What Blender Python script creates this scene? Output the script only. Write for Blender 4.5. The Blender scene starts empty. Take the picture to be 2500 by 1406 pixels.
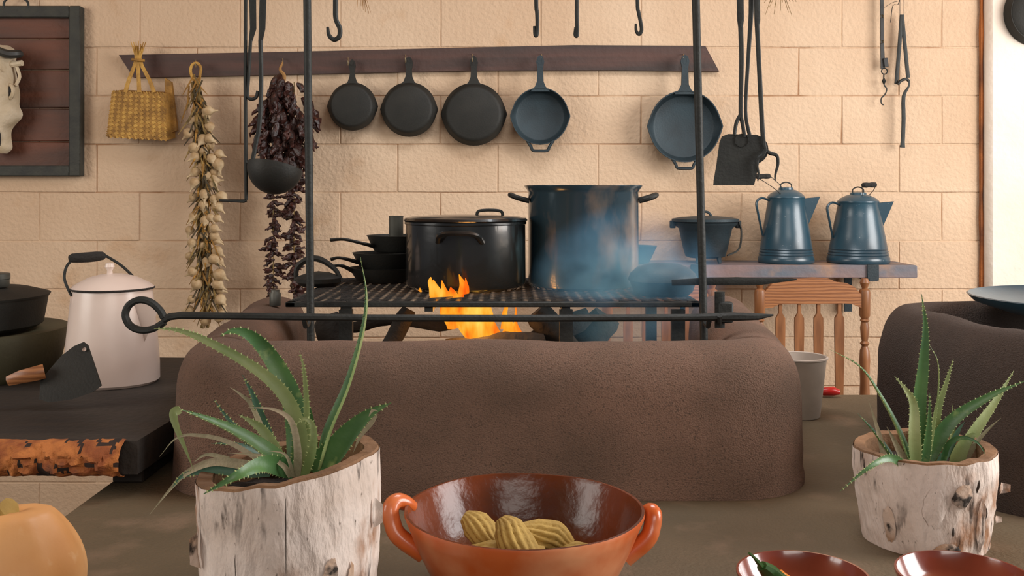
import bpy, bmesh, math, random
from mathutils import Vector, Matrix, noise
S = bpy.context.scene
C = S.collection
PI = math.pi
R = random.Random(11)

# ------------------------------------------------------------------ camera, world, light
F, CZ, HY = 2400.0, 1.40, 470.0        # focal length in pixels, camera height, horizon row
cam = bpy.data.cameras.new('camera'); cam.sensor_width = 36; cam.lens = F/2500*36
cam.shift_y = -(703-HY)/2500; cam.clip_start = 0.05
co = bpy.data.objects.new('camera', cam); C.objects.link(co)
co.location = (0, 0, CZ); co.rotation_euler = (PI/2, 0, 0); S.camera = co

w = bpy.data.worlds.new('world'); S.world = w; w.use_nodes = True
bg = w.node_tree.nodes['Background']; bg.inputs[0].default_value = (.92, .93, 1, 1); bg.inputs[1].default_value = .16

def area(name, loc, target, sx, sy, power, col):
    l = bpy.data.lights.new(name, 'AREA'); l.shape = 'RECTANGLE'; l.size = sx; l.size_y = sy
    l.energy = power; l.color = col
    o = bpy.data.objects.new(name, l); C.objects.link(o); o.location = loc
    o.rotation_euler = (Vector(target)-Vector(loc)).to_track_quat('-Z', 'Y').to_euler()
    return o
area('daylight_right_opening', (3.6, 1.7, 2.0), (0.5, 3.4, 1.0), 2.0, 1.8, 160, (1, .98, .96))
area('daylight_left_opening', (-3.7, 0.9, 2.1), (-0.3, 3.5, 1.3), 1.8, 1.6, 66, (1, .95, .88))
area('daylight_front_opening', (0.6, -2.4, 2.6), (0.1, 3.2, 1.1), 2.6, 1.2, 54, (1, .92, .84))
area('added_top_light', (0.4, 2.5, 2.89), (0.4, 2.5, 0.8), 1.2, .7, 30, (.92, .96, 1))  # added light from above; the ceiling has no opening here
vs = S.view_settings
vs.view_transform = 'Standard'; vs.look = 'None'; vs.gamma = 1; vs.use_curve_mapping = False; vs.exposure = 0.0

# ------------------------------------------------------------------ helpers
def P(px, py, D): return Vector(((px-1250)*D/F, D, CZ-(py-HY)*D/F))
def lin(r, g, b):
    f = lambda c: (c/255/12.92 if c/255 <= .04045 else ((c/255+.055)/1.055)**2.4)
    return (f(r), f(g), f(b), 1)
def cr(pts, n=6):
    pts = [Vector(p) for p in pts]
    q = [2*pts[0]-pts[1]]+pts+[2*pts[-1]-pts[-2]]; out = []
    for i in range(1, len(q)-2):
        a, b, c, d = q[i-1:i+3]
        for k in range(n):
            t = k/n
            out.append(.5*((2*b)+(c-a)*t+(2*a-5*b+4*c-d)*t*t+(3*b-a-3*c+d)*t**3))
    out.append(pts[-1]); return out
def interp(xs, n):
    out = []
    for k in range(n):
        t = k/(n-1)*(len(xs)-1); i = min(int(t), len(xs)-2); out.append(xs[i]+(xs[i+1]-xs[i])*(t-i))
    return out
def join(*gs):
    V, Fc = [], []
    for v, f in gs:
        o = len(V); V += [Vector(a) for a in v]; Fc += [tuple(i+o for i in a) for a in f]
    return V, Fc
def xf(g, M): return [M @ Vector(v) for v in g[0]], g[1]
def T(v): return Matrix.Translation(Vector(v))
def RX(a): return Matrix.Rotation(a, 4, 'X')
def RY(a): return Matrix.Rotation(a, 4, 'Y')
def RZ(a): return Matrix.Rotation(a, 4, 'Z')
def lathe(prof, seg=32, c=(0, 0, 0), M=None):
    V, Fc, rings = [], [], []
    for r, z in prof:
        if abs(r) < 1e-6: rings.append([len(V)]); V.append(Vector((0, 0, z)))
        else:
            rings.append(list(range(len(V), len(V)+seg)))
            V += [Vector((r*math.cos(2*PI*k/seg), r*math.sin(2*PI*k/seg), z)) for k in range(seg)]
    for a, b in zip(rings, rings[1:]):
        for k in range(seg):
            k2 = (k+1) % seg
            if len(a) == 1 and len(b) == 1: continue
            if len(a) == 1: Fc.append((a[0], b[k2], b[k]))
            elif len(b) == 1: Fc.append((a[k], a[k2], b[0]))
            else: Fc.append((a[k], a[k2], b[k2], b[k]))
    if M is None: M = Matrix.Identity(4)
    return [T(c) @ (M @ v) for v in V], Fc
def tube(path, rad, seg=8, closed=False, flat=1.0, up=None):
    path = [Vector(p) for p in path]; n = len(path)
    if not isinstance(rad, (list, tuple)): rad = [rad]*n
    elif len(rad) != n: rad = interp(list(rad), n)
    V, Fc = [], []; nrm = None
    for i, p in enumerate(path):
        if closed: t = path[(i+1) % n]-path[i-1]
        else: t = path[min(i+1, n-1)]-path[max(i-1, 0)]
        t = t.normalized() if t.length > 1e-9 else Vector((0, 0, 1))
        if up is not None: nrm = Vector(up)
        elif nrm is None: nrm = Vector((0, 0, 1)) if abs(t.z) < .9 else Vector((1, 0, 0))
        nrm = (nrm-t*nrm.dot(t))
        if nrm.length < 1e-6: nrm = t.orthogonal()
        nrm.normalize(); b = t.cross(nrm)
        for k in range(seg):
            a = 2*PI*(k+.5)/seg
            V.append(p+(nrm*math.sin(a)*flat+b*math.cos(a))*rad[i])
    m = n if closed else n-1
    for i in range(m):
        for k in range(seg):
            a, b = i*seg, ((i+1) % n)*seg; k2 = (k+1) % seg
            Fc.append((a+k, a+k2, b+k2, b+k))
    if not closed:
        Fc.append(tuple(reversed(range(seg)))); Fc.append(tuple(range((n-1)*seg, n*seg)))
    return V, Fc
def ring(c, r, rr, M=None, n=20, seg=6):
    M = M or Matrix.Identity(4)
    return tube([T(c) @ (M @ Vector((r*math.cos(2*PI*k/n), r*math.sin(2*PI*k/n), 0))) for k in range(n)], rr, seg, True)
def box(c, s, M=None, bev=0.0):
    bm = bmesh.new(); bmesh.ops.create_cube(bm, size=1)
    for v in bm.verts: v.co = Vector((v.co.x*s[0], v.co.y*s[1], v.co.z*s[2]))
    if bev > 0: bmesh.ops.bevel(bm, geom=list(bm.edges), offset=bev, segments=1, affect='EDGES')
    bm.verts.index_update()
    V = [v.co.copy() for v in bm.verts]; Fc = [tuple(v.index for v in f.verts) for f in bm.faces]; bm.free()
    M = M or Matrix.Identity(4)
    return [T(c) @ (M @ v) for v in V], Fc
def prism(poly, off):
    """poly: 3-D points in a plane, off: extrusion vector"""
    n = len(poly); off = Vector(off)
    V = [Vector(p) for p in poly]+[Vector(p)+off for p in poly]
    Fc = [tuple(range(n)), tuple(reversed(range(n, 2*n)))]
    Fc += [(k, k+n, (k+1) % n+n, (k+1) % n) for k in range(n)]
    return V, Fc
def pxprism(pts, D, th): return prism([P(x, y, D) for x, y in pts], (0, th, 0))
def wob(g, amp, sc, seed=0):
    o = Vector((seed*3.7, seed*1.3, seed*2.1))
    return [v+noise.noise_vector((v+o)*sc)*amp for v in g[0]], g[1]

LOC = {}
def mesh(name, geo, m, ang=40, idx=None):
    me = bpy.data.meshes.new(name); me.from_pydata([tuple(v) for v in geo[0]], [], geo[1])
    if idx: me.polygons.foreach_set('material_index', idx)
    me.validate()
    bm = bmesh.new(); bm.from_mesh(me); bmesh.ops.recalc_face_normals(bm, faces=bm.faces); bm.to_mesh(me); bm.free()
    for p in me.polygons: p.use_smooth = True
    me.set_sharp_from_angle(angle=math.radians(ang))
    for mm in (m if isinstance(m, list) else [m]): me.materials.append(mm)
    return me
def tag(o, label=None, cat=None, group=None, kind=None):
    if label: o['label'] = label
    if cat: o['category'] = cat
    if group: o['group'] = group
    if kind: o['kind'] = kind
    return o
def thing(name, base, label, cat, group=None):
    o = bpy.data.objects.new(name, None); C.objects.link(o); o.location = base; o.empty_display_size = .05
    LOC[o.name] = Vector(base); return tag(o, label, cat, group)
def part(name, geo, m, parent, label=None, kind=None, ang=40, idx=None):
    b = LOC[parent.name]
    o = bpy.data.objects.new(name, mesh(name, ([Vector(v)-b for v in geo[0]], geo[1]), m, ang, idx)); C.objects.link(o)
    o.parent = parent; LOC[o.name] = b; return tag(o, label, None, None, kind)
def inst(name, me, parent, M):
    o = bpy.data.objects.new(name, me); C.objects.link(o); o.parent = parent
    o.matrix_basis = T(-LOC[parent.name]) @ M; LOC[o.name] = LOC[parent.name]; return o
def solo(name, geo, m, label, cat, group=None, base=None, kind=None, ang=40):
    b = Vector(base) if base is not None else Vector((sum(v.x for v in geo[0])/len(geo[0]), sum(v.y for v in geo[0])/len(geo[0]), min(v.z for v in geo[0])))
    o = bpy.data.objects.new(name, mesh(name, ([Vector(v)-b for v in geo[0]], geo[1]), m, ang)); C.objects.link(o)
    o.location = b; LOC[o.name] = b; return tag(o, label, cat, group, kind)
def struct(name, geo, m):
    o = bpy.data.objects.new(name, mesh(name, geo, m)); C.objects.link(o); LOC[o.name] = Vector((0, 0, 0))
    o['kind'] = 'structure'; return o

# ------------------------------------------------------------------ materials
def mat(name, c1, c2=None, scale=6, rough=.7, metal=0, bump=0, bscale=80, stretch=(1, 1, 1), world=False, lo=.35, hi=.65,
        c3=None, s3=20, lo3=.6, hi3=.7, stretch3=(1, 1, 1), coat=0, spec=.5, wave=None, detail=6):
    m = bpy.data.materials.new(name); m.use_nodes = True; nt = m.node_tree; N = nt.nodes; L = nt.links
    b = N['Principled BSDF']; b.inputs['Roughness'].default_value = rough; b.inputs['Metallic'].default_value = metal
    b.inputs['Coat Weight'].default_value = coat; b.inputs['Coat Roughness'].default_value = .08
    b.inputs['Specular IOR Level'].default_value = spec
    if world: src = N.new('ShaderNodeNewGeometry').outputs['Position']
    else: src = N.new('ShaderNodeTexCoord').outputs['Object']
    def vec(st):
        mp = N.new('ShaderNodeMapping'); mp.inputs['Scale'].default_value = st; L.new(src, mp.inputs['Vector']); return mp.outputs[0]
    def ramp(fac, a, z):
        r = N.new('ShaderNodeMapRange'); r.inputs['From Min'].default_value = a; r.inputs['From Max'].default_value = z; L.new(fac, r.inputs['Value']); return r.outputs[0]
    def nz(sc, st, d=6):
        n = N.new('ShaderNodeTexNoise'); n.inputs['Scale'].default_value = sc; n.inputs['Detail'].default_value = d; L.new(vec(st), n.inputs['Vector']); return n.outputs['Fac']
    def mix(fac, a, c):
        x = N.new('ShaderNodeMix'); x.data_type = 'RGBA'; L.new(fac, x.inputs['Factor'])
        if isinstance(a, tuple): x.inputs[6].default_value = a
        else: L.new(a, x.inputs[6])
        x.inputs[7].default_value = c; return x.outputs[2]
    col = c1
    if c2:
        if wave:
            wv = N.new('ShaderNodeTexWave'); wv.inputs['Scale'].default_value = scale; wv.inputs['Distortion'].default_value = wave; wv.inputs['Detail'].default_value = 3
            wv.bands_direction = 'Z'; L.new(vec(stretch), wv.inputs['Vector']); f = wv.outputs['Fac']
        else: f = nz(scale, stretch, detail)
        col = mix(ramp(f, lo, hi), col, c2)
    if c3: col = mix(ramp(nz(s3, stretch3), lo3, hi3), col, c3)
    if isinstance(col, tuple): b.inputs['Base Color'].default_value = col
    else: L.new(col, b.inputs['Base Color'])
    if bump:
        bp = N.new('ShaderNodeBump'); bp.inputs['Strength'].default_value = bump; bp.inputs['Distance'].default_value = .01
        L.new(nz(bscale, stretch if wave else (1, 1, 1), 4), bp.inputs['Height']); L.new(bp.outputs[0], b.inputs['Normal'])
    return m
M = {}
M['wall'] = mat('painted_block', lin(208, 181, 152), lin(195, 165, 135), 1.6, .85, bump=.5, bscale=60, world=True, c3=lin(186, 148, 110), s3=4, lo3=.62, hi3=.8)
M['mortar'] = mat('painted_mortar', lin(200, 172, 142), lin(150, 112, 80), 3, .9, bump=.4, bscale=60, world=True, lo=.45, hi=.6)
M['plaster'] = mat('white_plaster', lin(232, 222, 208), lin(220, 206, 190), 2, .85, bump=.3, bscale=40, world=True)
M['rust'] = mat('rusty_strip', lin(168, 100, 48), lin(84, 50, 34), 14, .9, bump=.5, bscale=60, stretch=(1, 1, .4))
M['adobe'] = mat('adobe', lin(128, 98, 81), lin(104, 81, 66), 5, .95, bump=.8, bscale=330, world=True, c3=lin(84, 66, 54), s3=260, lo3=.54, hi3=.70)
M['adobe_dark'] = mat('adobe_brown', lin(80, 65, 56), lin(66, 54, 47), 5, .95, bump=.8, bscale=330, world=True, c3=lin(56, 46, 40), s3=260, lo3=.56, hi3=.72)
M['soot_shade'] = mat('soot_shade', lin(34, 32, 30), lin(50, 46, 42), 7, .95, bump=.6, bscale=90)  # black for sooty surfaces and for shade painted in the skull hollows
M['counter'] = mat('counter_concrete', lin(102, 85, 61), lin(82, 70, 49), 2.2, .75, bump=.25, bscale=120, world=True, c3=lin(120, 98, 76), s3=9, lo3=.55, hi3=.8)
M['floor'] = mat('floor_concrete', lin(120, 104, 88), lin(98, 84, 70), 2, .85, bump=.2, world=True)
M['ceil'] = mat('ceiling_boards', lin(190, 132, 70), lin(160, 106, 54), 3, .8, stretch=(1, 8, 1))
M['iron'] = mat('cast_iron', lin(44, 43, 39), lin(34, 34, 31), 9, .6, .2, bump=.10, bscale=160, spec=.35)
M['iron_blue'] = mat('cast_iron_blue', lin(46, 60, 66), lin(36, 44, 48), 7, .55, .2, bump=.10, bscale=160, spec=.4)
M['wrought'] = mat('wrought_iron', lin(44, 46, 43), lin(33, 35, 33), 20, .6, .3, bump=.15, bscale=120)
M['enamel_blue'] = mat('blue_enamel', lin(44, 74, 88), lin(34, 58, 70), 5, .3, 0, bump=.03, bscale=30, c3=lin(120, 130, 135), s3=160, lo3=.68, hi3=.74, spec=.6)
M['steel_pot'] = mat('stained_enamel', lin(40, 64, 76), lin(58, 78, 88), 4, .24, .35, coat=.4, bump=.05, bscale=14, stretch=(1, 1, .4), c3=lin(176, 146, 118), s3=7, lo3=.54, hi3=.76, stretch3=(1, 1, .5))
M['black_enamel'] = mat('black_enamel', lin(24, 25, 25), lin(32, 34, 34), 4, .24, .1, coat=.5, bump=.06, bscale=25, c3=lin(66, 88, 94), s3=9, lo3=.64, hi3=.74, stretch3=(1, 1, .3))
M['white_enamel'] = mat('white_enamel', lin(222, 204, 192), lin(210, 190, 178), 4, .3, 0, bump=.04, bscale=20, c3=lin(70, 55, 48), s3=26, lo3=.73, hi3=.76)
M['board'] = mat('dark_plank', lin(82, 56, 48), lin(58, 46, 42), 4, .7, bump=.3, bscale=40, stretch=(.4, 3, 6))
M['oak'] = mat('oak', lin(158, 104, 62), lin(124, 76, 42), 9, .45, bump=.1, bscale=60, stretch=(.5, 1, 3), wave=6, lo=.2, hi=.9)
M['oak_post'] = mat('oak_post', lin(150, 100, 62), lin(116, 74, 44), 8, .4, stretch=(6, 6, .8))
M['oldplank'] = mat('worn_painted_plank', lin(126, 104, 100), lin(88, 98, 108), 4, .65, bump=.3, bscale=30, stretch=(.7, 3, 3), c3=lin(150, 118, 94), s3=6, lo3=.58, hi3=.7)
M['frame'] = mat('frame_wood', lin(56, 56, 48), lin(42, 42, 38), 8, .7, bump=.3, stretch=(2, 2, 2))
M['redwood'] = mat('red_plank', lin(100, 56, 36), lin(62, 42, 32), 3, .65, bump=.3, bscale=50, stretch=(.5, 1, 4))
M['bone'] = mat('bone', lin(206, 190, 164), lin(176, 156, 124), 10, .7, bump=.3, bscale=70, c3=lin(120, 98, 66), s3=22, lo3=.66, hi3=.76)
M['horn'] = mat('horn', lin(40, 40, 38), lin(60, 58, 50), 12, .5)
M['straw'] = mat('palm_straw', lin(196, 152, 72), lin(150, 108, 44), 22, .7, bump=.4, bscale=120)
M['straw2'] = mat('palm_straw_dark', lin(168, 122, 50), lin(120, 84, 32), 22, .7, bump=.4, bscale=120)
M['garlic'] = mat('garlic_skin', lin(204, 182, 146), lin(164, 134, 94), 18, .65, bump=.3, bscale=60, c3=lin(140, 100, 80), s3=18, lo3=.66, hi3=.78)
M['stalk'] = mat('dry_stalk', lin(150, 120, 66), lin(90, 76, 42), 20, .8, bump=.4, bscale=90)
M['stalk_dark'] = mat('dark_dry_leaf', lin(84, 70, 44), lin(58, 50, 34), 20, .8)
M['chili'] = mat('dried_chili', lin(70, 34, 26), lin(40, 25, 22), 14, .4, bump=.5, bscale=70, c3=lin(120, 58, 32), s3=16, lo3=.66, hi3=.8)
M['stem'] = mat('chili_stem', lin(150, 110, 62), rough=.8)
M['clay'] = mat('glazed_clay', lin(208, 104, 48), lin(188, 82, 30), 4, .32, coat=.35, bump=.08, bscale=14, c3=lin(218, 146, 102), s3=7, lo3=.46, hi3=.68)
M['clay_in'] = mat('glazed_clay_inside', lin(116, 54, 24), lin(76, 38, 20), 5, .26, coat=.12, bump=.3, bscale=26, spec=.3)
M['clay_red'] = mat('red_clay', lin(150, 66, 44), lin(124, 52, 36), 6, .25, coat=.5, bump=.06, bscale=20)
M['clay_red_in'] = mat('red_clay_inside', lin(132, 62, 44), lin(104, 46, 32), 6, .2, coat=.7, bump=.06, bscale=20)
M['husk'] = mat('ribbed_husk', lin(190, 158, 82), lin(150, 120, 56), 12, .75, bump=.3, bscale=80)
M['squash'] = mat('squash_skin', lin(228, 176, 118), lin(212, 148, 84), 5, .5, bump=.15, bscale=25, c3=lin(232, 190, 140), s3=26, lo3=.6, hi3=.75)
M['aloe'] = mat('aloe_green', lin(82, 120, 64), lin(52, 92, 52), 10, .42, bump=.12, bscale=40, c3=lin(140, 160, 96), s3=30, lo3=.62, hi3=.75, spec=.5)
M['aloe_pale'] = mat('aloe_pale', lin(150, 160, 104), lin(112, 134, 78), 9, .5, bump=.15, bscale=40)
M['aloe_teal'] = mat('aloe_teal', lin(68, 106, 82), lin(52, 88, 66), 9, .5, bump=.15, bscale=40)
M['aloe_dry'] = mat('aloe_dry', lin(178, 164, 136), lin(138, 134, 104), 14, .7, bump=.4, bscale=60)
M['tooth'] = mat('aloe_tooth', lin(160, 172, 112), rough=.6)
M['soil'] = mat('soil', lin(52, 40, 30), lin(34, 27, 21), 30, .95, bump=1, bscale=70)
M['cutwood'] = mat('cut_wood', lin(140, 104, 72), lin(108, 78, 52), 14, .85, bump=.5, bscale=60)
M['bark'] = mat('brown_bark', lin(178, 108, 52), lin(132, 70, 32), 22, .9, bump=.9, bscale=60, lo=.40, hi=.6, c3=lin(66, 42, 28), s3=14, lo3=.54, hi3=.66)
M['bark_crack'] = mat('bark_crack', lin(52, 34, 24), lin(36, 26, 20), 20, .95)
M['slab'] = mat('dark_slab', lin(50, 42, 34), lin(38, 33, 29), 6, .7, bump=.3, bscale=50, stretch=(.6, 3, 1))
M['char'] = mat('charred_log', lin(38, 34, 30), lin(58, 52, 46), 9, .95, bump=1, bscale=35, c3=lin(92, 90, 86), s3=16, lo3=.68, hi3=.8)
M['zinc'] = mat('zinc_pail', lin(196, 184, 172), lin(170, 160, 150), 10, .5, .2)
M['tub'] = mat('olive_tub', lin(84, 80, 56), lin(66, 62, 44), 5, .6, bump=.1)
M['red'] = mat('red_skin', lin(190, 34, 30), lin(150, 24, 24), 8, .3)
M['green'] = mat('green_skin', lin(56, 92, 40), lin(38, 70, 32), 10, .3)
M['orange'] = mat('orange_skin', lin(210, 128, 34), lin(190, 96, 28), 10, .35)
M['tin'] = mat('dull_tin', lin(96, 96, 88), lin(72, 72, 68), 9, .5, .5)
M['brass'] = mat('pale_rivet', lin(176, 160, 130), rough=.35, metal=.8)
M['leather'] = mat('black_strap', lin(44, 44, 42), lin(34, 34, 34), 12, .6)
def birch():
    m = bpy.data.materials.new('birch_bark'); m.use_nodes = True; nt = m.node_tree; N = nt.nodes; L = nt.links
    b = N['Principled BSDF']; b.inputs['Roughness'].default_value = .85; b.inputs['Specular IOR Level'].default_value = .3
    tc = N.new('ShaderNodeTexCoord')
    def nz(sc, st, a, z, d=6):
        mp = N.new('ShaderNodeMapping'); mp.inputs['Scale'].default_value = st; L.new(tc.outputs['Object'], mp.inputs[0])
        n = N.new('ShaderNodeTexNoise'); n.inputs['Scale'].default_value = sc; n.inputs['Detail'].default_value = d; L.new(mp.outputs[0], n.inputs['Vector'])
        r = N.new('ShaderNodeMapRange'); r.inputs['From Min'].default_value = a; r.inputs['From Max'].default_value = z; L.new(n.outputs['Fac'], r.inputs['Value']); return r.outputs[0]
    def mul(a, c):
        x = N.new('ShaderNodeMath'); x.operation = 'MULTIPLY'; L.new(a, x.inputs[0])
        if isinstance(c, float): x.inputs[1].default_value = c
        else: L.new(c, x.inputs[1])
        return x.outputs[0]
    def mix(f, a, c):
        x = N.new('ShaderNodeMix'); x.data_type = 'RGBA'; L.new(f, x.inputs['Factor'])
        if isinstance(a, tuple): x.inputs[6].default_value = a
        else: L.new(a, x.inputs[6])
        x.inputs[7].default_value = c; return x.outputs[2]
    col = mix(nz(9, (1, 1, 1), .35, .65), lin(230, 216, 206), lin(206, 188, 174))
    col = mix(mul(nz(7, (1, 1, .8), .50, .62), nz(34, (1, 1, .6), .40, .58)), col, lin(158, 116, 86))
    dash = mul(nz(62, (1, 1, .22), .55, .64), nz(8, (1, 1, 1), .46, .60))
    col = mix(dash, col, lin(56, 46, 40))
    col = mix(nz(110, (1, 1, .5), .66, .74), col, lin(96, 80, 68))
    L.new(col, b.inputs['Base Color'])
    bp = N.new('ShaderNodeBump'); bp.inputs['Strength'].default_value = .8; bp.inputs['Distance'].default_value = .006
    L.new(nz(40, (1, 1, .4), .3, .7), bp.inputs['Height']); L.new(bp.outputs[0], b.inputs['Normal'])
    return m
M['birch'] = birch()
M['birch_stain'] = mat('birch_patch', lin(178, 140, 108), lin(206, 186, 170), 16, .85, bump=.8, bscale=30, c3=lin(52, 44, 38), s3=30, lo3=.55, hi3=.64)
M['birch_dark'] = mat('birch_knot', lin(70, 58, 48), lin(48, 40, 34), 30, .9, bump=.8, bscale=40)
def flame_mat():
    m = bpy.data.materials.new('flame'); m.use_nodes = True; N = m.node_tree.nodes; L = m.node_tree.links
    N.remove(N['Principled BSDF']); e = N.new('ShaderNodeEmission'); L.new(e.outputs[0], N['Material Output'].inputs[0])
    tc = N.new('ShaderNodeTexCoord'); n = N.new('ShaderNodeTexNoise'); n.inputs['Scale'].default_value = 22; n.inputs['Detail'].default_value = 3
    mp = N.new('ShaderNodeMapping'); mp.inputs['Scale'].default_value = (1, 1, .4); L.new(tc.outputs['Object'], mp.inputs[0]); L.new(mp.outputs[0], n.inputs['Vector'])
    r = N.new('ShaderNodeValToRGB'); L.new(n.outputs['Fac'], r.inputs[0]); L.new(r.outputs[0], e.inputs[0])
    r.color_ramp.elements[0].position = .36; r.color_ramp.elements[0].color = (.85, .10, .005, 1)
    r.color_ramp.elements[1].position = .72; r.color_ramp.elements[1].color = (1, .62, .10, 1)
    x = r.color_ramp.elements.new(.52); x.color = (1, .34, .02, 1)
    e.inputs[1].default_value = 1.15; return m
M['flame'] = flame_mat()

# ------------------------------------------------------------------ the room
WY = 4.07
struct('floor', box((0, 1.0, -.05), (9, 6.6, .1)), M['floor'])
struct('ceiling', box((0, 1.6, 2.95), (7, 5.4, .1)), M['ceil'])
wb = struct('wall_back', box((-.35, WY+.101, 1.45), (4.6, .2, 2.9)), M['mortar'])
bw, bh = .415, .2
bm_ = [mesh('block', wob(box((0, 0, 0), (bw-.0035, .03, bh-.0032), bev=.0032), .0022, 9, s), M['wall'], 25) for s in range(3)]
for r in range(15):
    z0 = 1.50-1.4+.2*(r-.5)-.0
    zc = .1+.2*(r-.0)
    if zc+.1 > 2.95: break
    jx = 1.186 if r % 2 else 1.364        # where one upright joint of this course stands
    k0 = math.floor((-2.62-jx)/bw)
    for k in range(k0, 12):
        xa, xb = jx+k*bw, jx+(k+1)*bw
        xa, xb = max(xa, -2.6), min(xb, 1.937)
        if xb-xa < .05: continue
        if zc < .5 and xb > -1.2: continue                      # behind the counter, out of sight
        o = inst('block', bm_[R.randrange(3)], wb, T(((xa+xb)/2, WY+.013+R.uniform(-.0012, .0012), zc)) @ RZ(R.uniform(-.004, .004)) @ Matrix.Scale((xb-xa-.0035)/(bw-.0035), 4, (1, 0, 0)))
wr = struct('wall_right', wob(box((2.47, WY+.07, 1.45), (1.05, .25, 2.9), bev=.02), .004, 3), M['plaster'])
tr = wob(box((1.937, WY-.028, 1.45), (.020, .05, 2.9)), .006, 14)
tr = []
zz = [i*.05 for i in range(59)]
trg = tube([(1.937+noise.noise(Vector((0, 0, z*4)))*.004, WY-.012, z) for z in zz], [.009+.003*noise.noise(Vector((5, 0, z*9))) for z in zz], 6)
struct('trim_1', trg, M['rust'])

# counter
cg = wob(box((.75, 2.185, .69), (3.32, 1.97, .12), bev=.012), .002, 4)
ct = thing('counter', (.75, 2.18, 0), 'brown concrete worktop that carries the hearth and the aloe pots', 'counter')
part('worktop', cg, M['counter'], ct)
part('base', box((.75, 2.25, .32), (3.1, 1.6, .63), bev=.01), M['adobe'], ct)
CT = .75

# ------------------------------------------------------------------ adobe hearth (U shape, open at the back)
def sweep(path, sec, closed=False, amp=.006, seed=1):
    """sec: (sideways to the right of travel, height)"""
    n = len(path); V, Fc = [], []; m = len(sec)
    for i, p in enumerate(path):
        t = (path[(i+1) % n]-path[i-1]) if closed else (path[min(i+1, n-1)]-path[max(i-1, 0)])
        t.z = 0; t.normalize(); s = Vector((t.y, -t.x, 0))
        for u, v in sec: V.append(Vector((p.x, p.y, 0))+s*u+Vector((0, 0, p.z+v)))
    for i in range(n if closed else n-1):
        for k in range(m-1):
            a, b = i*m, ((i+1) % n)*m
            Fc.append((a+k, b+k, b+k+1, a+k+1))
    if not closed: Fc += [tuple(range(m)), tuple(reversed(range((n-1)*m, n*m)))]
    V = [v+Vector(noise.noise_vector((v+Vector((seed, 0, 0)))*5))*amp+Vector(noise.noise_vector(v*22))*amp*.35 if v.z > CT+.03 else v for v in V]
    return V, Fc
def arcs(pts, rad, n=8, step=.03):
    """rounded polyline in plan"""
    pts = [Vector(p) for p in pts]; out = [pts[0]]
    for a, b, c in zip(pts, pts[1:], pts[2:]):
        d1, d2 = (a-b).normalized(), (c-b).normalized()
        q0, q1 = b+d1*rad, b+d2*rad
        for k in range(n+1):
            t = k/n; out.append(q0*(1-t)**2+b*2*t*(1-t)+q1*t*t)
    out.append(pts[-1]); res = [out[0]]
    for a, b in zip(out, out[1:]):
        k = max(1, int((b-a).length/step)); res += [a.lerp(b, j/k) for j in range(1, k+1)]
    return res
sec_ = [(-.098, 0), (-.1, .12), (-.098, .2), (-.09, .255), (-.07, .292), (-.035, .314), (.01, .320), (.05, .310), (.08, .285), (.096, .25), (.104, .2), (.107, .12), (.110, .05), (.112, 0)]
sec = [(v.x, v.y) for v in cr([(a, b, 0) for a, b in sec_], 3)]
hp = arcs([(-.755, 3.15, CT), (-.655, 2.185, CT), (.548, 2.185, CT), (.665, 3.15, CT)], .09)
# path runs left-back -> front -> right-back; outer side is to the right of travel
he = thing('adobe_hearth', (-.05, 2.2, CT), 'low rounded brown adobe hearth with an open fire behind its front wall', 'hearth')
part('hearth_wall', sweep(hp, sec), M['adobe'], he, ang=60)
part('ash_bed', wob(box((-.05, 2.7, CT+.02), (1.0, .8, .04)), .01, 8), M['soot_shade'], he)

# right-hand adobe stove, a closed ring
sp = arcs([(1.5, 2.01, CT), (1.03, 1.98, CT), (1.005, 2.62, CT), (2.05, 2.66, CT), (2.05, 1.98, CT), (1.5, 2.01, CT)], .2, 16)[:-1]
sec2 = [(.085, -.002), (.083, .12), (.082, .2), (.078, .262), (.066, .312), (.044, .345), (.014, .360), (-.016, .358), (-.045, .338), (-.064, .300), (-.075, .25), (-.08, .08)]
sec2 = [(-v.x, v.y) for v in cr([(a, b, 0) for a, b in sec2], 3)]
st = thing('adobe_stove', (1.5, 2.3, CT), 'dark brown rounded adobe stove holding a wide steel griddle', 'stove')
part('stove_wall', sweep(sp, sec2, True, seed=4), M['adobe_dark'], st, ang=60)
part('fire_pit_floor', box((1.55, 2.33, CT+.1), (.9, .52, .02)), M['soot_shade'], st)
D0 = 2.36
cp = [(0, -.035), (.12, -.03), (.22, -.012), (.29, .012), (.305, .022), (.309, .020), (.293, .004), (.22, -.020), (.12, -.040), (0, -.046)]
solo('griddle', lathe(cp, 48, (1.43, D0, CZ-.272)), M['enamel_blue'], 'wide shallow blue-grey steel griddle resting on the adobe stove', 'griddle')

# ------------------------------------------------------------------ grill grate, spit, poles
GZ = CZ-.262
gr = thing('grill_grate', (-.04, 2.68, CT), 'blackened expanded metal grate standing over the fire', 'grate')
x0, x1, y0, y1 = -.53, .44, 2.36, 3.0
bars = []
pit = .044
def clip(p, d):
    ts = []
    for (a, b, pa, da) in ((x0, x1, p[0], d[0]), (y0, y1, p[1], d[1])):
        t1, t2 = sorted(((a-pa)/da, (b-pa)/da)); ts.append((t1, t2))
    return max(t[0] for t in ts), min(t[1] for t in ts)
for sg in (-1, 1):
    d = Vector((1, sg*.5)); d.normalize()
    k = -60
    for k in range(-70, 71):
        p = (x0+.5, (y0+y1)/2+k*pit*.62)
        a, b = clip(p, d)
        if b-a < .01: continue
        A, B = Vector((p[0]+d.x*a, p[1]+d.y*a, GZ+.001*sg)), Vector((p[0]+d.x*b, p[1]+d.y*b, GZ+.001*sg))
        bars.append(tube([A, B], .0036, 4, flat=.3))
part('mesh_sheet', join(*bars), M['soot_shade'], gr, kind='stuff')
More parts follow.
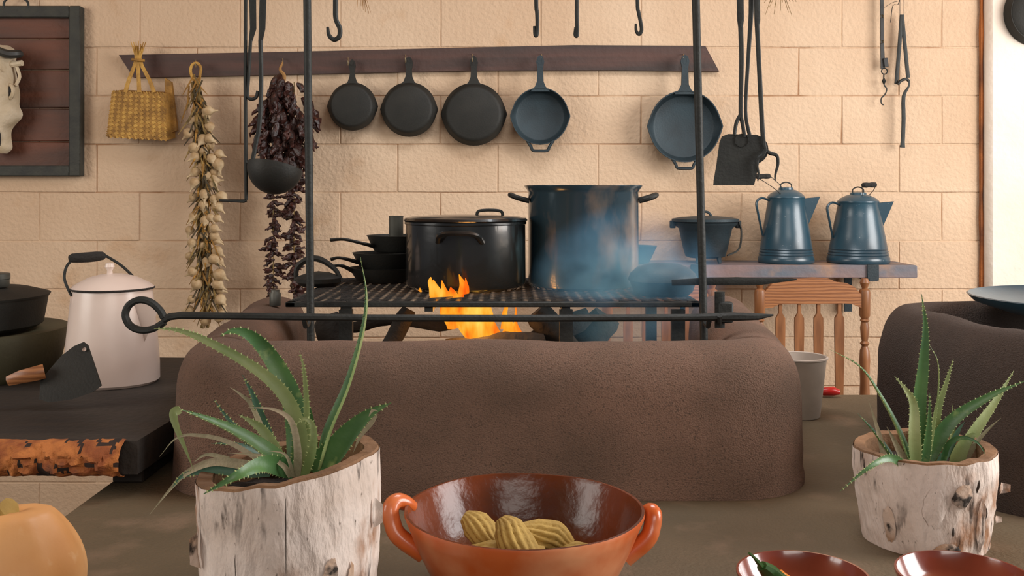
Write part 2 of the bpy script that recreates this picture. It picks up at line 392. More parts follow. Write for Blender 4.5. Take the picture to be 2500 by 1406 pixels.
for a, b in (((x0, y0), (x1, y0)), ((x1, y0), (x1, y1)), ((x1, y1), (x0, y1)), ((x0, y1), (x0, y0))):
    A, B = Vector((*a, GZ-.006)), Vector((*b, GZ-.006))
    part('frame_bar', box((A+B)/2, (abs(B.x-A.x)+.024, abs(B.y-A.y)+.024, .012), bev=.002), M['wrought'], gr)
for x in (-.2, .13): part('cross_bar', box((x, (y0+y1)/2, GZ-.014), (.02, y1-y0, .02)), M['wrought'], gr)
for x, y in ((-.40, 2.37), (.40, 2.37), (-.5, 2.97), (.42, 2.97), (.13, 2.37)):
    part('leg', box((x, y, (GZ-.02+CT)/2), (.032, .018, GZ-.02-CT)), M['wrought'], gr)

PD = 2.325
def pole(px0, px1, label):
    a, b = P(px0, 0, PD), P(px1, 760, PD); d = (b-a)/(a.z-b.z)
    top, bot = a-d*(2.04-a.z), a+d*(a.z-CT-.03)
    t = thing('hanging_pole', bot, label, 'pole')
    part('shaft', tube([top, bot], .0095, 10), M['wrought'], t)
    part('ring_top', ring(top+Vector((0, 0, .02)), .022, .006, RX(PI/2)), M['wrought'], t)
    c = a+d*(a.z-(CZ-.285)); part('spit_hook', tube([c, c+Vector((0, -.03, -.022)), c+Vector((0, -.055, -.024)), c+Vector((0, -.07, -.008))], .006, 6), M['wrought'], t)
pole(750, 758, 'upright iron pole beside the garland of dried chillies')
pole(1699, 1717, 'upright iron pole passing in front of the largest skillet')
SD = 2.255
def xz(px, py, D=SD): return P(px, py, D)
sp_ = thing('spit', xz(1100, 775), 'long iron spit with a ring handle lying across the front of the hearth', 'spit')
part('shaft', tube([xz(398, 782), xz(415, 773), xz(440, 770), xz(620, 772), xz(900, 776), xz(1300, 777), xz(1700, 775), xz(1790, 773), xz(1850, 773), xz(1888, 769)], [.0085, .009, .0085, .0085, .0085, .0085, .0085, .0105, .008, .002], 8), M['wrought'], sp_)
rp = cr([xz(402, 786), xz(375, 802), xz(345, 806), xz(318, 795), xz(306, 770), xz(315, 745), xz(340, 732), xz(368, 738), xz(390, 757), xz(400, 775)], 4)
part('ring_handle', tube(rp, .0085, 8), M['wrought'], sp_)
up_ = thing('spit_stand', P(1757, 850, 2.33), 'short forged upright with two hooks by the right pole', 'stand')
part('upright', tube([P(1757, 712, 2.33), P(1757, 770, 2.33), P(1757, 800, 2.33)], .013, 6, flat=.6, up=(0, 1, 0)), M['wrought'], up_)
part('hook', tube(cr([P(1757, 770, 2.33), P(1757, 786, 2.27), P(1757, 788, 2.25), P(1757, 770, 2.225)], 4), .006, 6), M['wrought'], up_)
part('socket', box(P(1770, 762, 2.33), (.035, .026, .05), bev=.004), M['wrought'], up_)
sk = thing('skewer', P(1830, 685, 2.34), 'flat pointed iron skewer sticking out beside the wooden chair crest', 'skewer')
part('blade', tube([P(1640, 690, 2.36), P(1722, 687, 2.345), P(1800, 686, 2.34), P(1860, 687, 2.34), P(1945, 682, 2.33)], [.008, .010, .011, .009, .002], 6, flat=.5, up=(0, 1, 0)), M['wrought'], sk)

# overhead rail that everything hangs from (above the frame)
rail = thing('overhead_rail', (0, 2.5, 2.06), 'iron rail above the hearth that hooks and tools hang from', 'rail')
part('bar', tube([(-1.0, 2.45, 2.06), (1.0, 2.45, 2.06)], .012, 8), M['wrought'], rail)
for x in (-.9, .9): part('hanger', tube([(x, 2.45, 2.06), (x, 2.45, 2.9)], .006, 6), M['wrought'], rail)

HD = 2.45
def hang(px_pts, rad, n=5, D=HD, seg=7, flat=1.0): return tube(cr([P(*p, D) if len(p) == 2 else P(*p) for p in px_pts], n), rad, seg, flat=flat, up=(0, 1, 0) if flat != 1 else None)
def railpt(px): p = P(px, 0, HD); return (px, HY-(2.06-CZ)*F/HD)
def hook(pts, label, r=.0052):
    t = thing('ceiling_hook', P(*pts[-1], HD), label, 'hook', None)
    part('shank', hang([railpt(pts[0][0])]+pts, [r]*4+[r*.9, r*.6]), M['wrought'], t)
    part('eye', ring(P(*railpt(pts[0][0]), HD), .018, .005, RY(PI/2)), M['wrought'], t)
hook([(819, 0), (820, 45), (830, 70), (828, 90), (815, 97), (803, 85), (800, 66)], 'iron hook with an open curl hanging beside the left pole', .0062)
hook([(1309, 0), (1311, 30), (1312, 60), (1310, 86), (1306, 84), (1304, 64)], 'narrow iron hook hanging above the skillet with the loop handle')
hook([(1408, 0), (1408, 40), (1409, 70), (1408, 88), (1404, 84), (1405, 66)], 'plain thin iron hook hanging between two other hooks above the long board')
hook([(1556, 0), (1559, 30), (1564, 55), (1566, 74), (1560, 84), (1553, 75), (1552, 58)], 'small curled iron hook hanging near the right pole', .0048)

# left tools
t = thing('pot_rod', P(600, 490, HD), 'thin iron rod with a square bend at its foot beside the garlic braid', 'rod')
part('shaft', tube([P(600, railpt(600)[1], HD), P(599, 200, HD), P(601, 488, HD)], .0046, 6), M['wrought'], t)
part('foot', tube([P(601, 488, HD), P(596, 491, HD), P(535, 489, HD)], [.0046, .0046, .003], 6), M['wrought'], t)
t = thing('hooked_poker', P(620, 240, HD), 'flat handled poker ending in a small hook', 'poker')
part('handle', tube([P(617, railpt(617)[1], HD), P(617, 0, HD), P(618, 70, HD), P(612, 100, HD)], [.009, .0095, .009, .005], 6, flat=.4, up=(0, 1, 0)), M['wrought'], t)
part('shaft', hang([(612, 98), (609, 150), (606, 200), (604, 232), (612, 242), (625, 238), (630, 222)], .0045), M['wrought'], t)
t = thing('iron_ladle', P(670, 478, HD), 'deep round iron ladle hanging on a flat handle in front of the chillies', 'ladle')
part('handle', tube([P(642, railpt(642)[1], HD), P(642, 0, HD), P(640, 70, HD), P(636, 100, HD)], [.009, .0095, .009, .006], 6, flat=.4, up=(0, 1, 0)), M['wrought'], t)
part('shaft', hang([(636, 98), (638, 200), (634, 300), (624, 355), (617, 392)], .0055), M['wrought'], t)
br = 67*HD/F
bp = [(0, -br*1.0)]+[(br*math.sin(a), -br*math.cos(a)) for a in [PI/2*k/8 for k in range(1, 9)]]+[(br*.95, .0), ]+[(br*.95*math.sin(a), -br*.95*math.cos(a)) for a in [PI/2*k/6 for k in range(5, 0, -1)]]+[(0, -br*.95)]
part('bowl', lathe(bp, 28, P(672, 408, HD), RY(.16) @ RX(-.25)), M['iron'], t)

# right tools
t = thing('fire_shovel', P(1800, 455, HD), 'square bladed iron fire shovel hanging with other tools', 'shovel')
part('blade', pxprism([(1757, 348), (1763, 333), (1778, 327), (1842, 329), (1857, 336), (1862, 350), (1853, 400), (1844, 440), (1841, 452), (1742, 452), (1743, 440), (1750, 400)], HD, .004), M['wrought'], t)
part('handle', tube([P(1808, railpt(1808)[1], HD), P(1807, 0, HD), P(1808, 50, HD), P(1808, 70, HD)], [.009, .0095, .009, .006], 6, flat=.5, up=(0, 1, 0)), M['wrought'], t)
part('shaft', hang([(1808, 66), (1810, 150), (1808, 270), (1812, 300), (1818, 335)], [.0065, .006, .0055, .005, .0045]), M['wrought'], t)
part('strut', hang([(1808, 280), (1798, 300), (1793, 330)], [.005, .005, .0045]), M['wrought'], t)
part('rivet_plate', lathe([(0, -.004), (.012, -.003), (.017, 0), (.017, .003)], 16, P(1810, 343, HD), RX(PI/2)), M['tin'], t)
t = thing('iron_skimmer', P(1862, 380, HD+.03), 'thin handled iron skimmer half hidden behind the shovel blade', 'skimmer')
part('handle', hang([(1834, railpt(1834)[1]), (1834, 0), (1832, 55), (1826, 150), (1820, 270), (1830, 330), (1838, 345)], [.006, .007, .006, .005, .0045, .005, .005], D=HD+.03), M['wrought'], t)
part('disc', lathe([(0, 0), (.03, .002), (.036, .006), (.037, .009), (0, .006)], 24, P(1838, 365, HD+.03), RX(PI/2)), M['wrought'], t)
t = thing('meat_fork', P(1890, 440, HD), 'two pronged iron meat fork hanging at the end of the tool row', 'fork')
part('handle', tube([P(1848, railpt(1848)[1], HD), P(1848, 0, HD), P(1849, 48, HD), P(1848, 66, HD)], [.008, .0085, .008, .006], 6, flat=.5, up=(0, 1, 0)), M['wrought'], t)
part('shaft', hang([(1848, 60), (1855, 200), (1862, 330), (1868, 368)], [.006, .006, .006, .0055]), M['wrought'], t)
part('tine', hang([(1868, 366), (1880, 374), (1896, 380), (1899, 400), (1893, 425), (1892, 442)], [.005, .005, .0045, .004, .003, .0015]), M['wrought'], t)
part('tine', hang([(1868, 366), (1862, 378), (1850, 388), (1848, 405), (1852, 425), (1850, 442)], [.005, .005, .0045, .004, .003, .0015], D=HD-.01), M['wrought'], t)

# dried herbs at the top edge
for cx, n, sp0, lab in ((1905, 16, 26, 'dry straw coloured herb bundle dangling beside the hanging tools'), (880, 10, 16, 'small reddish dried herb sprig dangling from the rail near the curled hook')):
    t = thing('herb_bundle', P(cx, 30, HD), lab, 'dried herbs')
    for k in range(n):
        x = cx+R.uniform(-.3, .3)*sp0; xe = cx+R.uniform(-1, 1)*sp0*1.6
        part('stalk', tube(cr([P(x, -150, HD), P(x, -60, HD), P(xe, R.uniform(0, 38), HD+R.uniform(-.02, .02))], 3), [.0018, .0012, .0006], 4), M['stalk'] if cx > 1000 else M['stem'], t)
    part('tie', ring(P(cx, -100, HD), .009, .003), M['stalk'], t)

# ------------------------------------------------------------------ wall board with skillets
BD = WY-.03
bd = thing('hook_board', P(1000, 175, BD), 'long dark wooden board with angled ends fixed to the wall', 'board')
part('plank', wob(prism([P(x, y, BD) for x, y in ((290, 134), (560, 129), (800, 124), (1050, 118), (1400, 110), (1722, 112), (1756, 174), (1500, 171), (1200, 172), (1000, 175), (600, 184), (326, 189))], (0, .03, 0)), .0008, 20), M['board'], bd)
HK = [(850, 150), (990, 143), (1153, 141), (1322, 141), (1669, 141), (478, 156), (690, 152), (340, 140)]
for x, y in HK:
    part('hook', tube(cr([P(x, y-8, BD), P(x, y-8, BD-.02), P(x+1, y+4, BD-.03), P(x, y+9, BD-.05), P(x-1, y-2, BD-.06)], 3), .0022, 5), M['brass'], bd)
def skillet(cx, cy, r, hy, label, inside, loop, spouts=True, name='skillet', m='iron', hw=11):
    D = BD-.062; s = D/F; rr = r*s; c = P(cx, cy, D)
    t = thing(name, P(cx, cy+r, D), label, 'pan', 'skillets hanging on the long board')
    n = 44
    dep = .045 if r > 65 else .04
    if inside: prof = [(0, dep), (.80, dep), (.86, dep*.9), (.97, 0), (1.0, 0), (1.005, .006), (.985, .010), (.89, dep+.002), (.84, dep+.006), (0, dep+.006)]
    else: prof = [(0, 0), (.78, 0), (.85, .003), (.90, .010), (.985, dep-.008), (1.01, dep-.004), (1.01, dep), (.97, dep), (.86, .012), (.8, .006), (0, .006)]
    V, Fc = lathe([(p[0], p[1]) for p in prof], n)
    out = []
    for v in V:
        q = math.hypot(v.x, v.y); a = math.atan2(v.y, v.x)
        k = 1.0
        if spouts and q > .9: k += .055*math.exp(-((abs(a)-0)/.16)**2)+.055*math.exp(-((abs(a)-PI)/.16)**2)
        out.append(c+Vector((v.x*k*rr, v.z, v.y*k*rr)))
    pan = part('pan_body', (out, Fc), M[m], t)
    yr = .008 if inside else dep-.006                    # depth of the rim plane
    hw_ = hw
    def hp(dx, y): return P(cx+dx, y, D)+Vector((0, yr, 0))
    topr = cy-r+4
    pts = [(-hw_*2.2, topr+6), (-hw_*1.2, topr-6), (-hw_*.75, topr-18), (-hw_*.62, hy+24), (-hw_*.9, hy+8), (-hw_*.55, hy-4), (0, hy-8)]
    pts = pts+[(-x, y) for x, y in reversed(pts[:-1])]
    part('handle', prism([hp(x, y)+Vector((0, -.006, 0)) for x, y in pts], (0, .012, 0)), M[m], t)
    part('handle_rib', tube([hp(0, topr), hp(0, hy+30)], [.006, .003], 6), M[m], t)
    part('eye', tube([hp(5*math.cos(a), hy+6+10*math.sin(a))+Vector((0, -.004, 0)) for a in [2*PI*k/14 for k in range(14)]], .003, 5, True), M[m], t)
    if loop:
        b = cy+r
        lp = [(-32, b-10), (-22, b+6), (-18, b+14), (0, b+15), (18, b+14), (22, b+6), (32, b-10)]
        part('loop_handle', tube(cr([hp(x, y) for x, y in lp], 3), .0062, 6), M[m], t)
    return t
skillet(857, 258, 59, 150, 'smallest black cast iron skillet hanging on the board, base outwards', False, False, m='iron', hw=9)
skillet(996, 265, 67, 143, 'second smallest black skillet on the board, hanging beside the smallest', False, False, hw=11)
skillet(1156, 277, 77, 141, 'black skillet hanging beside the one with the loop handle', False, False, hw=11)
skillet(1319, 283, 70, 142, 'blue-grey skillet with a loop handle below, cooking side outwards', True, True, m='iron_blue', hw=11)
skillet(1673, 308, 88, 141, 'largest black skillet with a loop handle, hanging partly behind the pole', True, True, m='iron_blue', hw=12)

# dark pan on the right pillar, cut by the frame
t = thing('hanging_pan', P(2545, 105, WY-.1), 'dark deep pan hanging on the white pillar', 'pan')
part('pan_body', lathe([(0, 0), (.10, 0), (.118, .01), (.13, .05), (.133, .052), (.122, .012), (.1, .006), (0, .006)], 36, P(2546, 28, WY-.11), RX(-PI/2)), M['iron'], t)
part('handle', prism([P(2538, -60, WY-.09), P(2554, -60, WY-.09), P(2556, -150, WY-.09), P(2536, -150, WY-.09)], (0, .012, 0)), M['iron'], t)

# ------------------------------------------------------------------ straps and tongs on the wall
WD = WY-.035
t = thing('hook_strap', P(2155, 255, WD), 'black riveted strap with a ring and a dangling s-shaped hook', 'strap')
part('strap', prism([P(2149, -120, WD), P(2157, -120, WD), P(2158, 100, WD), P(2160, 140, WD), P(2160, 168, WD), P(2151, 168, WD), P(2150, 100, WD)], (0, .006, 0)), M['leather'], t)
part('buckle', box(P(2162, 153, WD), (.018, .014, .038), RY(-.12), bev=.002), M['leather'], t)
for y in (40, 102): part('rivet', lathe([(0, -.005), (.005, -.003), (.007, 0), (.007, .003)], 12, P(2153, y, WD-.002), RX(PI/2)), M['brass'], t)
part('ring', ring(P(2159, 174, WD), .012, .0026, RX(PI/2), 16, 5), M['wrought'], t)
part('swivel', lathe([(0, -.016), (.003, -.012), (.009, 0), (.003, .012), (0, .016)], 8, P(2158, 198, WD)), M['wrought'], t)
part('hook', tube(cr([P(2158, 180, WD), P(2158, 205, WD), P(2165, 217, WD), P(2161, 230, WD), P(2152, 240, WD), P(2152, 252, WD), P(2157, 256, WD)], 3), .003, 5), M['wrought'], t)
t = thing('iron_tongs', P(2204, 360, WD), 'forked iron tongs with a long flattened rod hanging by wire', 'tongs')
part('arm', tube([P(2201, 36, WD), P(2196, 110, WD), P(2188, 205, WD)], .0085, 6, flat=.5, up=(0, 1, 0)), M['wrought'], t)
part('arm', tube([P(2202, 36, WD), P(2209, 110, WD), P(2217, 190, WD)], .0085, 6, flat=.5, up=(0, 1, 0)), M['wrought'], t)
part('joint', tube(cr([P(2192, 206, WD-.01), P(2200, 197, WD-.01), P(2212, 193, WD-.01), P(2219, 198, WD-.01)], 3), .006, 6), M['wrought'], t)
part('rod', tube(cr([P(2219, 196, WD-.01), P(2219, 210, WD-.01), P(2206, 236, WD-.01), P(2206, 290, WD-.01), P(2204, 345, WD-.01), P(2203, 360, WD-.01)], 3), [.004, .004, .0085, .009, .009, .012], 6, flat=.5, up=(0, 1, 0)), M['wrought'], t)
for x in (2197, 2207): part('wire', tube([P(x, -120, WD), P(x, 38, WD)], .0012, 4), M['wrought'], t)
t = thing('dry_twig', P(2180, 50, WD), 'thin dry twig hanging between the strap and the tongs', 'twig')
part('stem', tube(cr([P(2200, -100, WD-.02), P(2196, 2, WD-.02), P(2180, 14, WD-.02), P(2174, 55, WD-.02)], 4), .0016, 4), M['soot_shade'], t)
part('stem', tube(cr([P(2196, 2, WD-.02), P(2180, 6, WD-.02), P(2159, 18, WD-.02)], 4), .0012, 4), M['soot_shade'], t)

# ------------------------------------------------------------------ framed skull
FD = WY-.05
fr = thing('picture_frame', P(0, 430, FD), 'dark wooden frame backed with red-brown planks behind the skull', 'frame')
def fbar(x0, y0, x1, y1, name='frame_bar', m='frame', th=.045, d=0):
    a, b = P(x0, y0, FD), P(x1, y1, FD)
    return part(name, wob(box(((a.x+b.x)/2, FD+.02+d, (a.z+b.z)/2), (abs(b.x-a.x), th, abs(b.z-a.z)), bev=.004), .0015, 12), M[m], fr)
fbar(168, 14, 196, 430); fbar(-226, 14, -198, 430)
fbar(-198, 14, 168, 42); fbar(-198, 404, 168, 430)
ys = [38, 92, 168, 262, 345, 408]
for a, b in zip(ys, ys[1:]): fbar(-200, a+1, 170, b-1, 'plank', 'redwood', .015, .018)
part('hanger', tube(cr([P(10, 20, FD), P(10, 6, FD), P(22, -4, FD), P(55, -4, FD), P(68, 6, FD), P(69, 20, FD)], 4), .005, 6), M['wrought'], fr)
sk_ = thing('cow_skull', P(0, 375, FD-.03), 'weathered pale cow skull with black horns mounted on the red planks', 'skull')
KD = FD-.02; s = KD/F
lv = [(112, 24, 30), (130, 42, 44), (165, 38, 56), (200, 44, 66), (225, 50, 66), (255, 48, 58), (280, 55, 50), (300, 44, 44), (318, 30, 38), (340, 29, 30), (362, 30, 24), (376, 18, 14)]
lv = [tuple(v) for v in cr(lv, 4)]
V, Fc = [], []; n = 20
for y, hw, dp in lv:
    for k in range(n):
        a = PI*k/(n-1); c = P(0, y, KD)
        V.append(c+Vector((-math.cos(a)*hw*s, -math.sin(a)**.8*dp*s, 0)))
for i in range(len(lv)-1):
    for k in range(n-1): Fc.append((i*n+k, i*n+k+1, (i+1)*n+k+1, (i+1)*n+k))
part('cranium', wob((V, Fc), .004, 25), M['bone'], sk_, ang=60)
for sg in (-1, 1):
    c = P(sg*40, 227, KD)+Vector((0, -.055, 0))
    part('eye_rim', ring(c, .027, .008, RZ(-sg*.6) @ RX(PI/2), 18, 6), M['bone'], sk_)
    part('eye_socket_shade', lathe([(0, .012), (.02, .008), (.027, 0), (.02, -.004), (0, -.006)], 14, c, RZ(-sg*.6) @ RX(PI/2)), M['soot_shade'], sk_)  # dark lens: shade of the socket put into the colour
    part('horn', tube(cr([P(sg*30, 140, KD)+Vector((0, -.04, 0)), P(sg*62, 136, KD)+Vector((0, -.05, 0)), P(sg*40, 138, KD)+Vector((0, -.08, 0)), P(sg*14, 124, KD)+Vector((0, -.09, 0)), P(sg*2, 108, KD)+Vector((0, -.085, 0))], 4), [.012, .016, .018, .014, .004], 8), M['horn'], sk_)
    part('horn_core', tube([P(sg*36, 160, KD)+Vector((0, -.03, 0)), P(sg*66, 157, KD)+Vector((0, -.04, 0))], [.012, .012], 8), M['bone'], sk_)
    part('cheek_bone', tube(cr([P(sg*50, 165, KD)+Vector((0, -.03, 0)), P(sg*57, 190, KD)+Vector((0, -.03, 0)), P(sg*50, 212, KD)+Vector((0, -.04, 0))], 3), .007, 6), M['bone'], sk_)
    part('nasal_hollow_shade', tube(cr([P(sg*8, 300, KD)+Vector((0, -.066, 0)), P(sg*11, 330, KD)+Vector((0, -.052, 0)), P(sg*8, 362, KD)+Vector((0, -.034, 0))], 3), [.003, .012, .008], 8, flat=.5, up=(0, 1, 0)), M['soot_shade'], sk_)  # dark strip on the bone, painted shade of the nasal opening

# ------------------------------------------------------------------ woven bag
GD = BD-.07
bag = thing('woven_bag', P(338, 345, GD), 'small woven palm bag hanging by its tied handles at the board end', 'bag')
bx0, bx1, by0, by1 = 268, 404, 222, 342
A = [P(276, 222, GD), P(400, 228, GD), P(406, 342, GD), P(262, 334, GD)]
def quad(u, v): return A[0].lerp(A[1], u).lerp(A[3].lerp(A[2], u), v)
part('bag_body', prism([quad(0, 0), quad(1, 0), quad(1, 1), quad(0, 1)], (.02, .05, .01)), M['straw2'], bag)
part('back_panel', prism([P(402, 190, GD+.03), P(418, 200, GD+.03), P(432, 318, GD+.03), P(404, 330, GD+.03)], (0, .02, 0)), M['straw2'], bag)
ns = 11
for sg in (0, 1):
    for k in range(-2*ns, 2*ns):
        pts = []
        for q in range(-2*ns, 2*ns):
            u = (ns-q-1)/(1.7*ns)
            v = u*.85+(k+.5)/ns if sg == 0 else 1-u*.85-(k+.5)/ns
            if -.02 <= u <= 1.02 and -.04 <= v <= 1.04:
                pts.append(quad(u, v)+Vector((0, -.004-(.005 if q % 2 == sg else 0), 0)))
        if len(pts) < 2: continue
        hwid = .0063; dr = (pts[-1]-pts[0]).normalized(); sd = Vector((-dr.z, 0, dr.x)); V = []
        for p in pts: V += [p-sd*hwid, p+sd*hwid]
        part('strip', (V, [(2*i, 2*i+1, 2*i+3, 2*i+2) for i in range(len(pts)-1)]), M['straw' if sg else 'straw2'], bag)
for xb, xt in ((306, 332), (340, 336), (376, 342)):
    part('handle_strap', tube(cr([P(xb, 226, GD-.006), P((xb*2+xt)/3, 195, GD), P(xt, 148, GD+.01), P(xt+(xt-336)*.8, 112, GD+.02)], 3), [.0095, .0085, .008, .006], 6, flat=.5, up=(0, 1, 0)), M['straw'], bag)
for k in range(7):
    part('frayed_end', tube([P(334+k, 150, GD), P(320+k*6, 108-R.uniform(0, 8), GD+.01)], [.003, .0018], 4), M['straw'], bag)
part('tie', tube([P(322, 145, GD+.004), P(352, 148, GD-.004)], .006, 6), M['straw2'], bag)

# ------------------------------------------------------------------ garlic braid
GA = WY-.085
ga = thing('garlic_braid', P(500, 800, GA), 'long braid of garlic bulbs with straw stalks hanging from the board', 'garlic braid')
def gcen(y):
    t = (y-160)/640; return 478+22*min(1, t*2.2)+4*math.sin(y*.02)
for k in range(3):
    pts = [P(gcen(y)+9*math.sin(y*.055+k*2.1), y, GA+.012*math.cos(y*.055+k*2.1)) for y in range(200, 801, 12)]
    part('braided_strand', tube(pts, [.007, .011, .012, .012, .009, .006], 6), M['stalk'], ga)
part('loop', tube(cr([P(482, 215, GA), P(466, 180, GA), P(468, 160, GA), P(480, 154, GA), P(490, 165, GA), P(488, 185, GA), P(484, 215, GA)], 4), .006, 6), M['straw'], ga)
def bulbgeo(seed):
    pr = [(0, -.024), (.012, -.023), (.022, -.013), (.0245, -.002), (.020, .010), (.010, .020), (.0045, .030), (.003, .042), (0, .043)]
    V, Fc = lathe(pr, 14); out = []
    for v in V:
        a = math.atan2(v.y, v.x); k = 1+.07*math.cos(7*a+seed); out.append(Vector((v.x*k, v.y*k, v.z)))
    return wob((out, Fc), .002, 40, seed)
gb = [mesh('garlic_bulb', bulbgeo(s), M['garlic'], 60) for s in range(3)]
y = 268
k = 0
while y < 785:
    for sd in ((-1, 1) if k % 2 else (0, 1.25)):
        x = gcen(y)+sd*R.uniform(20, 32)*(.8+.5*(y-260)/520)+R.uniform(-6, 6)
        dep = GA-R.uniform(.012, .045)
        inst('garlic_bulb', gb[R.randrange(3)], ga, T(P(x, y+R.uniform(-9, 9), dep)) @ RY(-sd*R.uniform(.3, 1.1)+PI+R.uniform(-.5, .5)) @ RX(R.uniform(-.5, .5)) @ Matrix.Scale(R.uniform(.72, 1.05), 4))
    y += 17; k += 1
for q in range(210):
    y0_ = R.uniform(180, 740); x = gcen(y0_)+R.uniform(-18, 18); ln = R.uniform(30, 70); sx = R.uniform(-30, 30)
    part('stalk', tube(cr([P(x, y0_, GA-.02), P(x+sx*.6, y0_+ln*.5, GA-R.uniform(.03, .06)), P(x+sx*1.2, y0_+ln, GA-R.uniform(0, .05))], 3), [.0045, .0042, .0012], 4, flat=.5, up=(0, 1, 0)), M[('stalk', 'stalk_dark', 'straw2')[q % 3]], ga)

# ------------------------------------------------------------------ chilli garland
CD = WY-.12
ch = thing('chili_garland', P(690, 740, CD), 'dark red garland of dried chillies with two long strings hanging below', 'chili garland')
def podgeo(s):
    rr = random.Random(s); L = .085
    pts = [Vector((rr.uniform(-.006, .006)*i/3, rr.uniform(-.006, .006)*i/3, -L*i/6)) for i in range(7)]
    V, Fc = tube(pts, [.005, .0135, .0155, .014, .011, .007, .0015], 7)
    return wob((V, Fc), .006, 45, s)
pods = [mesh('chili_pod', podgeo(s), M['chili'], 35) for s in range(4)]
for k in range(165):
    y = R.uniform(195, 420); t_ = (y-195)/225
    hw = 26+56*min(1, t_*2.2) if t_ < .6 else 82-46*(t_-.6)/.4
    x = 697+R.uniform(-1, 1)*hw*.85
    tilt = (x-695)/90*.6
    inst('chili_pod', pods[k % 4], ch, T(P(x, y-15, CD-R.uniform(-.02, .06))) @ RY(-tilt+R.uniform(-.5, .5)) @ RX(R.uniform(-.6, .5)) @ RZ(R.uniform(0, 6)) @ Matrix.Scale(R.uniform(.75, 1.1), 4))
for xs, ya, yb, sc in ((667, 470, 745, .66), (718, 410, 738, .86)):
    part('string', tube([P(xs, 200, CD), P(xs, yb-25, CD)], .002, 4), M['stalk'], ch)
    y = ya
    while y < yb-20:
        for q in range(3):
            a = R.uniform(0, 2*PI)
            inst('chili_pod', pods[R.randrange(4)], ch, T(P(xs+R.uniform(-5, 5), y, CD)) @ RZ(a) @ RY(R.uniform(.7, 1.7)) @ RZ(R.uniform(0, 6)) @ Matrix.Scale(sc*R.uniform(.6, 1), 4))
        y += R.uniform(8, 14)
part('knot', tube(cr([P(690, 152, CD+.03), P(684, 170, CD), P(694, 185, CD), P(690, 205, CD)], 4), [.003, .006, .008, .01], 6), M['stem'], ch)

